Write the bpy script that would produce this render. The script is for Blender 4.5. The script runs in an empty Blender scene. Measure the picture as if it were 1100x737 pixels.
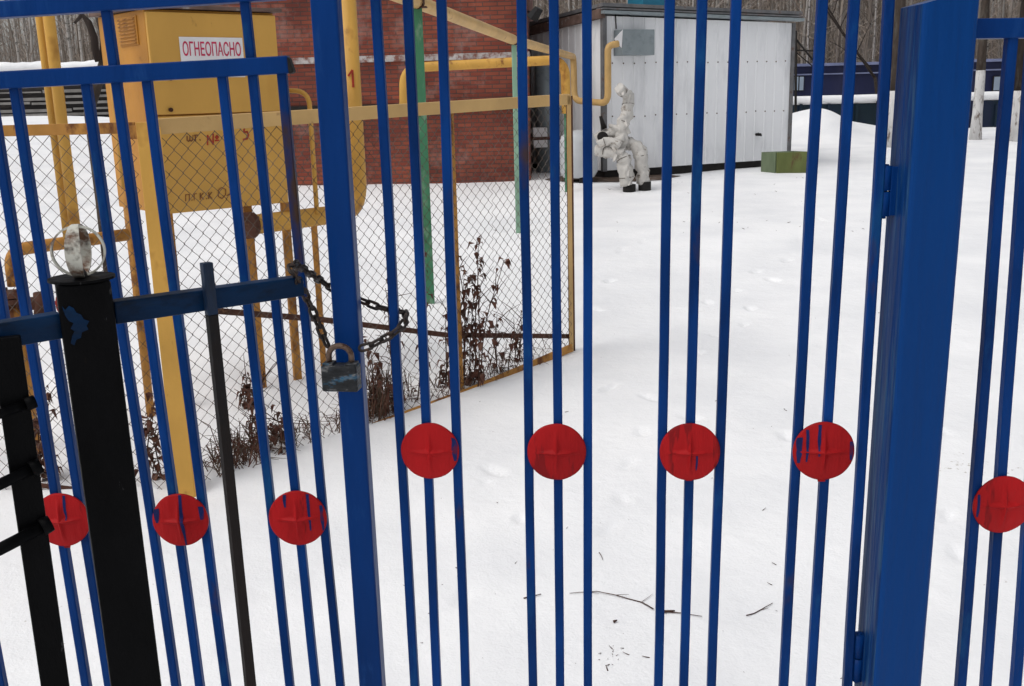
import bpy, math, random
from mathutils import Vector, Matrix, noise
V = Vector
R = random.Random(11)
scene = bpy.context.scene
col = scene.collection

# ------------------------------------------------------------------ camera
EYE = V((0, 0, 1.6))
FPX, W0, H0 = 1109.0, 1100.0, 737.0          # focal length in photo pixels
PITCH, ROLL = math.radians(13.57), math.radians(1.45)
fwd = V((0, math.cos(PITCH), -math.sin(PITCH)))
up0 = V((0, math.sin(PITCH), math.cos(PITCH)))
rt0 = V((1, 0, 0))
rt = rt0*math.cos(ROLL) - up0*math.sin(ROLL)
upv = rt0*math.sin(ROLL) + up0*math.cos(ROLL)
cam_d = bpy.data.cameras.new('camera'); cam = bpy.data.objects.new('camera', cam_d); col.objects.link(cam)
cam_d.sensor_width = 36; cam_d.sensor_fit = 'HORIZONTAL'; cam_d.lens = 36*FPX/W0
cam_d.clip_start = 0.05; cam_d.clip_end = 600
M4 = Matrix((( rt.x, upv.x, -fwd.x, EYE.x), (rt.y, upv.y, -fwd.y, EYE.y), (rt.z, upv.z, -fwd.z, EYE.z), (0,0,0,1)))
cam.matrix_world = M4
scene.camera = cam

# measured positions in the photo, turned into points of the place
def ray(px, py):
    return (fwd*FPX + rt*(px-W0/2) - upv*(py-H0/2)).normalized()
def at(px, py, Y):
    d = ray(px, py); return EYE + d*(Y/d.y)
def on(px, py, P, N):
    d = ray(px, py); return EYE + d*((P-EYE).dot(N)/d.dot(N))
def pxsize(n, Y): return n*Y/FPX

def sst(a, b, t):
    t = max(0., min(1., (t-a)/(b-a))); return t*t*(3-2*t)
def ground_base(x, y):
    z = 0.024*max(0., min(y, 22.)-1.5) + 0.010*max(0., min(y, 80)-22)
    z += 0.45*sst(-4, -12, x)*sst(10, 26, y)
    return z
BANK = []       # snow banks: (x, y, rx, ry, h)
DENT = []       # footprints
def ground_z(x, y, fine=True):
    z = ground_base(x, y)
    for bx, by, rx, ry, h in BANK:
        q = ((x-bx)/rx)**2 + ((y-by)/ry)**2
        if q < 6: z += h*math.exp(-q)
    a = sst(0.3, 3, math.hypot(x, y))
    z += 0.035*a*noise.noise(V((x*.45, y*.45, 3.1))) + 0.009*noise.noise(V((x*1.7, y*1.7, 9.)))
    if fine:
        z += 0.004*noise.noise(V((x*5, y*5, 1.7))) + .005*max(0, noise.noise(V((x*3.1+7, y*2.2, 4.))))*noise.noise(V((x*14, y*11, 6.)))
        for dx, dy, ca, sa, l, w, dp in DENT:
            ex, ey = x-dx, y-dy
            if abs(ex) > .6 or abs(ey) > .6: continue
            u, v = ex*ca+ey*sa, -ex*sa+ey*ca
            q = (u/l)**2 + (v/w)**2
            if q < 8:
                z += dp*(-math.exp(-q*q*.8) + 0.12*math.exp(-(q-2.2)**2))
    return z
def gp(px, py):
    "point of the ground at a photo pixel"
    d = ray(px, py); t = 2.0
    for _ in range(40):
        p = EYE + d*t
        dz = p.z - ground_z(p.x, p.y, False)
        t += dz/max(.05, -d.z)*.8
    return EYE + d*t

# ------------------------------------------------------------------ materials
def mat(name, base, rough=.6, var=.25, scale=8., second=None, amount=.0, sscale=6., stretch=(1,1,1),
        bump=.15, bscale=40., metal=0., sharp=.06, rand=False, spec=.22, third=None, tamount=0., tscale=25.):
    m = bpy.data.materials.new(name); m.use_nodes = True
    nt = m.node_tree; N = nt.nodes; L = nt.links
    b = N['Principled BSDF']
    b.inputs['Roughness'].default_value = rough; b.inputs['Metallic'].default_value = metal
    b.inputs['Specular IOR Level'].default_value = spec
    tc = N.new('ShaderNodeTexCoord'); mp = N.new('ShaderNodeMapping'); mp.inputs['Scale'].default_value = stretch
    L.new(tc.outputs['Object'], mp.inputs['Vector'])
    if rand:
        oi = N.new('ShaderNodeObjectInfo'); mu = N.new('ShaderNodeMath'); mu.operation = 'MULTIPLY'; mu.inputs[1].default_value = 37.
        L.new(oi.outputs['Random'], mu.inputs[0]); L.new(mu.outputs[0], mp.inputs['Location'])
    vec = mp.outputs['Vector']
    n1 = N.new('ShaderNodeTexNoise'); n1.inputs['Scale'].default_value = scale; n1.inputs['Detail'].default_value = 6
    L.new(vec, n1.inputs['Vector'])
    r1 = N.new('ShaderNodeValToRGB')
    lo = [max(0, c*(1-var)) for c in base]; hi = [min(1, c*(1+var)) for c in base]
    r1.color_ramp.elements[0].position = .3; r1.color_ramp.elements[1].position = .7
    r1.color_ramp.elements[0].color = (*lo, 1); r1.color_ramp.elements[1].color = (*hi, 1)
    L.new(n1.outputs['Fac'], r1.inputs['Fac']); out = r1.outputs['Color']
    rfac = None
    for colr, am, sc, dt in ((second, amount, sscale, 8), (third, tamount, tscale, 4)):
        if not colr: continue
        n2 = N.new('ShaderNodeTexNoise'); n2.inputs['Scale'].default_value = sc; n2.inputs['Detail'].default_value = dt
        n2.inputs['Roughness'].default_value = .65
        L.new(vec, n2.inputs['Vector'])
        r2 = N.new('ShaderNodeValToRGB')
        t = 1-am
        r2.color_ramp.elements[0].position = max(0, t-sharp); r2.color_ramp.elements[1].position = min(1, t+sharp)
        L.new(n2.outputs['Fac'], r2.inputs['Fac'])
        mx = N.new('ShaderNodeMix'); mx.data_type = 'RGBA'
        L.new(r2.outputs['Color'], mx.inputs['Factor']); L.new(out, mx.inputs['A']); mx.inputs['B'].default_value = (*colr, 1)
        out = mx.outputs['Result']
    L.new(out, b.inputs['Base Color'])
    if bump:
        n3 = N.new('ShaderNodeTexNoise'); n3.inputs['Scale'].default_value = bscale; n3.inputs['Detail'].default_value = 5
        L.new(vec, n3.inputs['Vector'])
        bp = N.new('ShaderNodeBump'); bp.inputs['Strength'].default_value = bump; bp.inputs['Distance'].default_value = .01
        L.new(n3.outputs['Fac'], bp.inputs['Height']); L.new(bp.outputs['Normal'], b.inputs['Normal'])
    return m

BLUE = (.0012, .0295, .145); DBLUE = (.006, .022, .075); RUST = (.10, .035, .016); YEL = (.57, .315, .066)
M = {}
M['blue'] = mat('blue_paint', BLUE, .38, .22, 9, (.008, .05, .19), .36, 22, (1, 1, .22), .25, 60, third=(.004, .015, .05), tamount=.30, tscale=14, spec=.08)
M['blue_bar'] = mat('blue_bar_paint', BLUE, .42, .36, 14, (.006, .06, .18), .37, 10, (1, 1, .35), .3, 70, third=(.05, .028, .02), tamount=.30, tscale=12, rand=True, spec=.08)
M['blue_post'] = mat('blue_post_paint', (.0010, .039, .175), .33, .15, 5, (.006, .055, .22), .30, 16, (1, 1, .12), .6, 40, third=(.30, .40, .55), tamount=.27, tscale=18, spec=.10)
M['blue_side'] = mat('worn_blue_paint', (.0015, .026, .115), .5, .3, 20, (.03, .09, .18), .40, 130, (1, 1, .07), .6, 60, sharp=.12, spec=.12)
M['red'] = mat('red_paint', (.35, .0075, .0095), .55, .22, 12, (.004, .014, .10), .33, 24, (1, 1, .14), .35, 60, rand=True, sharp=.02, spec=.12, third=(.20, .006, .008), tamount=.4, tscale=30)
M['blue_drip'] = mat('blue_paint_drips', (.010, .016, .085), .5, .3, 30, (.12, .01, .03), .36, 40, bump=.2, spec=.1)
M['black'] = mat('black_paint', (.0022, .0022, .0026), .5, .4, 20, (.03, .018, .012), .25, 30, (1, 1, .4), .35, 50, spec=.06, third=(.10, .10, .10), tamount=.255, tscale=55)
M['dark_rail'] = mat('dark_blue_paint', (.0015, .019, .060), .45, .4, 12, (.003, .007, .014), .42, 14, (.4, .4, 1), .4, 45, third=(.06, .055, .05), tamount=.26, tscale=40, spec=.1)
M['dark_bar'] = mat('rusty_dark_bar', (.009, .005, .004), .6, .4, 18, (.005, .005, .006), .4, 12, (1, 1, .4), .4, 60)
M['bar_top'] = mat('blue_black_bar', (.006, .018, .045), .45, .5, 18, (.006, .006, .008), .5, 9, (1, 1, .4), .4, 60)
M['white_strip'] = mat('chipped_white_paint', (.50, .49, .43), .6, .25, 20, (.12, .06, .035), .46, 24, bump=.4, third=(.03, .02, .015), tamount=.36, tscale=30)
M['yellow'] = mat('yellow_paint', YEL, .48, .16, 4, (.16, .055, .018), .33, 9, (1, 1, .6), .2, 45, third=(.33, .15, .03), tamount=.38, tscale=4)
M['yellow_rust'] = mat('rusted_yellow_paint', (.42, .20, .045), .6, .25, 6, (.13, .045, .016), .43, 10, (1, 1, .5), .35, 45)
M['yellow_pale'] = mat('pale_yellow_paint', (.52, .33, .13), .5, .15, 4, (.20, .09, .04), .33, 9, bump=.25)
M['yellow_box'] = mat('cabinet_yellow_paint', (.60, .335, .075), .5, .13, 2.2, (.15, .055, .018), .285, 7, (1, 1, .5), .15, 30, third=(.50, .25, .045), tamount=.36, tscale=1.6)
M['orange_box'] = mat('cabinet_orange_paint', (.46, .21, .033), .5, .15, 3, (.15, .055, .018), .28, 7, bump=.15)
M['seam'] = mat('dark_gap', (.05, .02, .012), .8, .3, 12, bump=0)
M['green_pale'] = mat('faded_green_paint', (.22, .36, .26), .6, .2, 7, (.10, .06, .04), .33, 14, (1, 1, .4), .3, 40)
M['green'] = mat('green_paint', (.055, .19, .10), .55, .25, 7, (.16, .28, .18), .42, 16, (1, 1, .4), .3, 40)
M['rust'] = mat('rusted_steel', (.075, .033, .022), .8, .4, 15, (.17, .09, .05), .36, 22, bump=.5)
M['wire'] = mat('chain_link_wire', (.11, .088, .074), .7, .3, 5, (.055, .03, .02), .45, 4, bump=0)
M['chain'] = mat('dark_steel', (.035, .028, .026), .45, .4, 60, (.09, .045, .025), .38, 80, bump=.3, bscale=200, metal=.5)
M['lock'] = mat('worn_lock_steel', (.022, .024, .027), .42, .5, 45, (.22, .22, .22), .40, 40, (1, 1, 2.5), .4, 160, metal=.2, third=(.02, .11, .20), tamount=.40, tscale=28)
M['shackle'] = mat('tarnished_shackle', (.16, .11, .085), .4, .4, 60, (.06, .03, .02), .45, 60, bump=.3, bscale=200, metal=.6)
M['white_sign'] = mat('sign_white', (.74, .73, .74), .4, .05, 10, bump=.05)
M['sign_red'] = mat('sign_red', (.50, .03, .09), .5, .1, 20, bump=0)
M['hand_red'] = mat('hand_painted_red', (.34, .035, .02), .6, .3, 30, (.40, .2, .04), .28, 30, bump=0)
M['hand_brown'] = mat('hand_painted_brown', (.20, .075, .03), .6, .3, 30, (.40, .2, .04), .42, 30, bump=0)
M['snow'] = None
M['white_wall'] = mat('white_profiled_sheet', (.76, .765, .78), .45, .05, 1.3, (.50, .51, .53), .36, 2.2, (1, 1, .25), .04, 30, sharp=.12)
M['grey_trim'] = mat('grey_trim', (.13, .13, .135), .6, .3, 6, (.10, .06, .045), .38, 6, bump=.2)
M['rust_trim'] = mat('rusty_roof_edge', (.13, .085, .07), .8, .35, 8, (.35, .34, .33), .35, 10, bump=.4)
M['galv'] = mat('galvanised_sheet', (.235, .27, .285), .45, .10, 4, (.19, .22, .235), .42, 9, bump=.06, metal=.3)
M['teal'] = mat('teal_paint', (.03, .19, .30), .5, .15, 5, bump=.1)
M['dark'] = mat('black_rubber', (.015, .013, .012), .7, .3, 12, bump=.2)
M['lagging'] = mat('lagging_cloth', (.52, .50, .47), .9, .14, 9, (.25, .22, .19), .40, 9, bump=.8, bscale=26)
M['tie'] = mat('wrapping_wire', (.09, .075, .06), .7, .3, 20, bump=0)
M['tank'] = mat('grey_tank_paint', (.50, .52, .54), .5, .1, 4, (.3, .26, .22), .33, 8, bump=.1)
M['green_box'] = mat('olive_green_paint', (.118, .138, .045), .6, .2, 5, (.11, .06, .03), .36, 7, (1, 1, .4), .3, 30)
M['green_dull'] = mat('dull_green_paint', (.13, .165, .10), .6, .25, 5, (.10, .06, .04), .38, 7, (1, 1, .4), .3, 30)
M['bark'] = mat('grey_bark', (.055, .042, .034), .9, .4, 10, (.10, .088, .075), .42, 8, (1, 1, .3), .8, 18)
M['bark_dark'] = mat('dark_bark', (.026, .019, .016), .9, .4, 10, (.055, .045, .04), .40, 8, (1, 1, .3), .8, 18)
M['whitewash'] = mat('whitewash', (.60, .59, .58), .85, .12, 10, (.16, .12, .10), .41, 12, (1, 1, .35), .6, 18)
M['birch'] = mat('birch_bark', (.40, .37, .34), .8, .2, 5, (.05, .045, .04), .42, 5, (1, 1, 2), .3, 12)
M['wood_a'] = mat('forest_brown_bark', (.21, .175, .145), .95, .5, .6, (.30, .265, .235), .45, .8, (1, 1, .4), 0)
M['wood_b'] = mat('forest_grey_bark', (.36, .335, .31), .95, .4, .6, (.24, .21, .19), .45, .8, (1, 1, .4), 0)
M['twig'] = mat('forest_twigs', (.25, .205, .17), .95, .4, .5, (.34, .30, .27), .45, .7, (1, 1, 1), 0)
M['weed'] = mat('dry_stem', (.065, .033, .024), .9, .4, 20, bump=0)
M['leaf'] = mat('dry_leaf', (.095, .040, .028), .9, .5, 15, (.17, .09, .06), .42, 14, bump=0)
M['straw'] = mat('dry_straw', (.11, .075, .05), .9, .4, 15, (.05, .03, .022), .45, 14, bump=0)
M['navy'] = mat('blue_profiled_wall', (.010, .013, .045), .5, .25, 1.2, (.018, .020, .055), .42, 1.5, (1, 1, .2), .1, 8)
M['navy_light'] = mat('pale_blue_trim', (.15, .17, .28), .6, .2, 2, bump=.1)
M['pane'] = mat('pale_window', (.24, .29, .36), .2, .1, 2, bump=0)
M['dkgreen'] = mat('dark_green_boards', (.008, .020, .030), .6, .3, 1.5, (.012, .016, .05), .45, .8, (1, 1, .2), .15, 8)
M['plank'] = mat('dark_weathered_boards', (.030, .027, .027), .9, .4, 2, (.07, .062, .055), .40, 3, (.3, .3, 2), .3, 14)
M['pale_rail'] = mat('grey_weathered_rail', (.20, .19, .18), .9, .3, 3, bump=.3)
M['lamp_black'] = mat('black_lamp_housing', (.012, .012, .013), .5, .3, 8, bump=.1)
M['glass'] = mat('lamp_glass', (.12, .13, .14), .15, .1, 3, bump=0)
M['soil'] = mat('bare_wet_soil', (.085, .060, .045), .9, .4, 6, (.22, .19, .17), .38, 7, bump=.8, bscale=14)
M['red_enamel'] = mat('red_enamel', (.30, .02, .016), .5, .3, 12, (.10, .04, .02), .40, 16, bump=.2)

def snow_mat():
    m = bpy.data.materials.new('snow'); m.use_nodes = True
    nt = m.node_tree; N = nt.nodes; L = nt.links; b = N['Principled BSDF']
    b.inputs['Roughness'].default_value = .75; b.inputs['Specular IOR Level'].default_value = .25
    tc = N.new('ShaderNodeTexCoord')
    n1 = N.new('ShaderNodeTexNoise'); n1.inputs['Scale'].default_value = 1.3; n1.inputs['Detail'].default_value = 8
    L.new(tc.outputs['Object'], n1.inputs['Vector'])
    r = N.new('ShaderNodeValToRGB')
    r.color_ramp.elements[0].position = .32; r.color_ramp.elements[0].color = (.76, .765, .78, 1)
    r.color_ramp.elements[1].position = .62; r.color_ramp.elements[1].color = (.86, .86, .865, 1)
    L.new(n1.outputs['Fac'], r.inputs['Fac'])
    # dust and litter specks melted into the surface
    n4 = N.new('ShaderNodeTexNoise'); n4.inputs['Scale'].default_value = 55; n4.inputs['Detail'].default_value = 3
    L.new(tc.outputs['Object'], n4.inputs['Vector'])
    n5 = N.new('ShaderNodeTexNoise'); n5.inputs['Scale'].default_value = .8; n5.inputs['Detail'].default_value = 4
    L.new(tc.outputs['Object'], n5.inputs['Vector'])
    ad = N.new('ShaderNodeMath'); ad.operation = 'MULTIPLY'; L.new(n4.outputs['Fac'], ad.inputs[0]); L.new(n5.outputs['Fac'], ad.inputs[1])
    r2 = N.new('ShaderNodeValToRGB'); r2.color_ramp.elements[0].position = .425; r2.color_ramp.elements[1].position = .47
    L.new(ad.outputs[0], r2.inputs['Fac'])
    mx = N.new('ShaderNodeMix'); mx.data_type = 'RGBA'; L.new(r2.outputs['Color'], mx.inputs['Factor'])
    L.new(r.outputs['Color'], mx.inputs['A']); mx.inputs['B'].default_value = (.50, .47, .44, 1)
    L.new(mx.outputs['Result'], b.inputs['Base Color'])
    n2 = N.new('ShaderNodeTexNoise'); n2.inputs['Scale'].default_value = 14; n2.inputs['Detail'].default_value = 9; n2.inputs['Roughness'].default_value = .6
    L.new(tc.outputs['Object'], n2.inputs['Vector'])
    n6 = N.new('ShaderNodeTexNoise'); n6.inputs['Scale'].default_value = 120; n6.inputs['Detail'].default_value = 4; L.new(tc.outputs['Object'], n6.inputs['Vector'])
    bq = N.new('ShaderNodeBump'); bq.inputs['Strength'].default_value = .25; bq.inputs['Distance'].default_value = .006; L.new(n6.outputs['Fac'], bq.inputs['Height'])
    bp = N.new('ShaderNodeBump'); L.new(bq.outputs['Normal'], bp.inputs['Normal']); bp.inputs['Strength'].default_value = .26; bp.inputs['Distance'].default_value = .03
    L.new(n2.outputs['Fac'], bp.inputs['Height']); L.new(bp.outputs['Normal'], b.inputs['Normal'])
    return m
M['snow'] = snow_mat()

def brick_mat():
    m = bpy.data.materials.new('red_brickwork'); m.use_nodes = True
    nt = m.node_tree; N = nt.nodes; L = nt.links; b = N['Principled BSDF']; b.inputs['Roughness'].default_value = .9
    tc = N.new('ShaderNodeTexCoord'); mp = N.new('ShaderNodeMapping'); mp.inputs['Rotation'].default_value = (math.radians(90), 0, 0)
    L.new(tc.outputs['Object'], mp.inputs['Vector'])
    bt = N.new('ShaderNodeTexBrick'); L.new(mp.outputs['Vector'], bt.inputs['Vector'])
    bt.inputs['Scale'].default_value = 1.; bt.inputs['Brick Width'].default_value = .21; bt.inputs['Row Height'].default_value = .060
    bt.inputs['Mortar Size'].default_value = .009; bt.inputs['Mortar Smooth'].default_value = .4
    bt.inputs['Color1'].default_value = (.18, .040, .025, 1); bt.inputs['Color2'].default_value = (.27, .072, .040, 1)
    bt.inputs['Mortar'].default_value = (.10, .050, .042, 1); bt.inputs['Bias'].default_value = -.1
    n = N.new('ShaderNodeTexNoise'); n.inputs['Scale'].default_value = 1.1; n.inputs['Detail'].default_value = 8; L.new(tc.outputs['Object'], n.inputs['Vector'])
    r = N.new('ShaderNodeValToRGB'); r.color_ramp.elements[0].position = .3; r.color_ramp.elements[0].color = (.55, .5, .5, 1)
    r.color_ramp.elements[1].position = .7; r.color_ramp.elements[1].color = (1.25, 1.15, 1.05, 1); L.new(n.outputs['Fac'], r.inputs['Fac'])
    mu = N.new('ShaderNodeMix'); mu.data_type = 'RGBA'; mu.blend_type = 'MULTIPLY'; mu.inputs['Factor'].default_value = 1
    L.new(bt.outputs['Color'], mu.inputs['A']); L.new(r.outputs['Color'], mu.inputs['B'])
    # lime bloom in patches
    n2 = N.new('ShaderNodeTexNoise'); n2.inputs['Scale'].default_value = .75; n2.inputs['Detail'].default_value = 9; n2.inputs['Roughness'].default_value = .75
    mp2 = N.new('ShaderNodeMapping'); mp2.inputs['Location'].default_value = (2.3, 0, 1.1); L.new(tc.outputs['Object'], mp2.inputs['Vector']); L.new(mp2.outputs['Vector'], n2.inputs['Vector'])
    r2 = N.new('ShaderNodeValToRGB'); r2.color_ramp.elements[0].position = .53; r2.color_ramp.elements[1].position = .74
    r2.color_ramp.elements[1].color = (.7, .7, .7, 1)
    L.new(n2.outputs['Fac'], r2.inputs['Fac'])
    mx = N.new('ShaderNodeMix'); mx.data_type = 'RGBA'; L.new(r2.outputs['Color'], mx.inputs['Factor']); L.new(mu.outputs['Result'], mx.inputs['A']); mx.inputs['B'].default_value = (.36, .27, .24, 1)
    L.new(mx.outputs['Result'], b.inputs['Base Color'])
    bp = N.new('ShaderNodeBump'); bp.inputs['Strength'].default_value = .6; bp.inputs['Distance'].default_value = .01; bp.invert = True
    L.new(bt.outputs['Fac'], bp.inputs['Height']); L.new(bp.outputs['Normal'], b.inputs['Normal'])
    return m
M['brick'] = brick_mat()
M['lime'] = mat('limewashed_brick_course', (.42, .39, .375), .9, .25, 5, (.20, .09, .07), .49, 7, (1, 1, 1), .5, 20)

# ------------------------------------------------------------------ mesh helpers
class MB:
    def __init__(s): s.v = []; s.f = []; s.m = []; s.sm = []
    def add(s, vs, fs, mi=0, smooth=False):
        o = len(s.v); s.v += [V(p) for p in vs]
        for f in fs: s.f.append([i+o for i in f]); s.m.append(mi); s.sm.append(smooth)
        return s
    def bar(s, p0, p1, w, d, right=V((1, 0, 0)), mi=0, w1=None, d1=None):
        "box section from p0 to p1; w along right, d across"
        p0, p1 = V(p0), V(p1); ax = (p1-p0).normalized()
        r = (right - ax*right.dot(ax)).normalized(); n = ax.cross(r)
        w1 = w if w1 is None else w1; d1 = d if d1 is None else d1
        vs = []
        for p, a, b in ((p0, w, d), (p1, w1, d1)):
            for sx, sy in ((-1, -1), (1, -1), (1, 1), (-1, 1)): vs.append(p + r*(sx*a/2) + n*(sy*b/2))
        return s.add(vs, [(3, 2, 1, 0), (4, 5, 6, 7), (0, 1, 5, 4), (1, 2, 6, 5), (2, 3, 7, 6), (3, 0, 4, 7)], mi)
    def box(s, c, size, ux=V((1, 0, 0)), uz=V((0, 0, 1)), mi=0):
        c = V(c); return s.bar(c-uz*(size[2]/2), c+uz*(size[2]/2), size[0], size[1], ux, mi)
    def tube(s, pts, rad, sides=10, mi=0, cap=True, closed=False, smooth=True, flat=None):
        pts = [V(p) for p in pts]; n = len(pts)
        if not hasattr(rad, '__len__'): rad = [rad]*n
        tang = []
        for i in range(n):
            a = pts[(i-1) % n] if (closed or i > 0) else pts[i]; b = pts[(i+1) % n] if (closed or i < n-1) else pts[i]
            t = b-a; tang.append(t.normalized() if t.length > 1e-9 else V((0, 0, 1)))
        t0 = tang[0]; ref = V((0, 0, 1)) if abs(t0.z) < .9 else V((1, 0, 0))
        if flat is not None: ref = flat
        u = (ref - t0*ref.dot(t0)).normalized()
        vs = []
        for i in range(n):
            t = tang[i]; u = u - t*u.dot(t)
            u = u.normalized() if u.length > 1e-6 else t.orthogonal().normalized()
            w = t.cross(u)
            for k in range(sides):
                a = 2*math.pi*k/sides
                vs.append(pts[i] + (u*math.cos(a) + w*math.sin(a))*rad[i])
        fs = []
        rng = n if closed else n-1
        for i in range(rng):
            j = (i+1) % n
            for k in range(sides):
                k2 = (k+1) % sides
                fs.append((i*sides+k, i*sides+k2, j*sides+k2, j*sides+k))
        s.add(vs, fs, mi, smooth)
        if cap and not closed:
            o = len(s.v)-len(vs)
            s.f.append([o+k for k in range(sides-1, -1, -1)]); s.m.append(mi); s.sm.append(False)
            s.f.append([o+(n-1)*sides+k for k in range(sides)]); s.m.append(mi); s.sm.append(False)
        return s
    def build(s, name, mats, parent=None, loc=None, bevel=0, seg=2):
        if not isinstance(mats, (list, tuple)): mats = [mats]
        off = V(loc) if loc is not None else (V(parent['_o']) if parent is not None else V((0, 0, 0)))
        me = bpy.data.meshes.new(name)
        me.from_pydata([tuple(p-off) for p in s.v], [], s.f)
        for m in mats: me.materials.append(m)
        for p, mi, sm in zip(me.polygons, s.m, s.sm): p.material_index = mi; p.use_smooth = sm
        me.update()
        o = bpy.data.objects.new(name, me); col.objects.link(o)
        if parent is not None:
            o.parent = parent; o.location = off - V(parent['_o'])
        else: o.location = off
        o['_o'] = tuple(off)
        if bevel:
            b = o.modifiers.new('bevel', 'BEVEL'); b.width = bevel; b.segments = seg; b.limit_method = 'ANGLE'; b.angle_limit = math.radians(40)
        return o

def tag(o, label=None, cat=None, group=None, kind=None):
    for k, v in (('label', label), ('category', cat), ('group', group), ('kind', kind)):
        if v: o[k] = v
    return o
def thing(name, loc, label, cat, group=None):
    o = bpy.data.objects.new(name, None); col.objects.link(o); o.location = V(loc); o.empty_display_size = .1
    o['_o'] = tuple(loc); return tag(o, label, cat, group)

def rounded(pts, r, n=6):
    "polyline with its inner corners turned into bends of radius r"
    pts = [V(p) for p in pts]; out = [pts[0]]
    for i in range(1, len(pts)-1):
        a, b, c = pts[i-1], pts[i], pts[i+1]
        d0, d1 = (a-b), (c-b); rr = min(r, d0.length*.49, d1.length*.49)
        s, e = b+d0.normalized()*rr, b+d1.normalized()*rr
        for k in range(n+1):
            t = k/n; out.append(s*(1-t)**2 + b*2*t*(1-t) + e*t*t)
    return out+[pts[-1]]
def atz(p, q, z):
    "point at height z on the line through p and q"
    return p + (q-p)*((z-p.z)/(q.z-p.z))

# ------------------------------------------------------------------ snow ground
def g0(px, py):
    d = ray(px, py); t = 2.
    for _ in range(40):
        p = EYE+d*t; t += (p.z-ground_base(p.x, p.y))/max(.05, -d.z)*.8
    return EYE+d*t
for px, py in ((200, 531), (322, 396), (283, 396), (463, 314), (551, 246), (40, 478), (162, 446)):
    p = g0(px, py); BANK.append((p.x, p.y, .13, .13, -.045))
BANK += [(6.75, 23.0, .75, 1.1, .55), (7.9, 23.6, 1.0, 1.0, .22), (5.6, 23.4, .9, 1.1, .30), (-14, 27.5, 9, 2.2, .35), (2.9, 10.5, 2.2, 2.4, .05), (1.4, 4.2, 1.2, 1.2, .03)]
for px, py in ((845, 478), (862, 486), (668, 541), (655, 572), (530, 508), (522, 520), (800, 348), (806, 330), (690, 470), (700, 432), (716, 404),
               (748, 380), (770, 360), (830, 300), (846, 282), (812, 292), (860, 262), (880, 240), (868, 226), (905, 215), (640, 330), (655, 300), (668, 270), (690, 262),
               (1018, 560), (1030, 598), (1012, 470), (985, 640), (930, 178), (900, 190), (655, 420), (500, 640), (675, 505), (760, 322), (790, 310), (925, 200), (560, 560), (742, 455)):
    p = g0(px, py); a = R.uniform(.9, 2.2); sc = min(1., .55+p.y*.05)
    DENT.append((p.x, p.y, math.cos(a), math.sin(a), R.uniform(.045, .10)*sc, R.uniform(.022, .042)*sc, R.uniform(.010, .022)*(.6+p.y*.08)))
def axis_vals(lo, hi, step, far_lo, far_hi, grow):
    v = []; x = lo
    while x <= hi: v.append(x); x += step
    s = step; x = v[-1]
    while x < far_hi: s *= grow; x += s; v.append(x)
    s = step; x = v[0]; pre = []
    while x > far_lo: s *= grow; x -= s; pre.append(x)
    return pre[::-1]+v
xs = axis_vals(-1.6, 5.0, .023, -150, 150, 1.05); ys = axis_vals(1.7, 8.0, .023, -30, 220, 1.04)
vs = [(x, y, ground_z(x, y)) for y in ys for x in xs]; nx = len(xs)
b = MB(); b.add(vs, [(j*nx+i, j*nx+i+1, (j+1)*nx+i+1, (j+1)*nx+i) for j in range(len(ys)-1) for i in range(nx-1)], 0, True)
tag(b.build('snow_ground', M['snow']), kind='structure')

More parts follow.
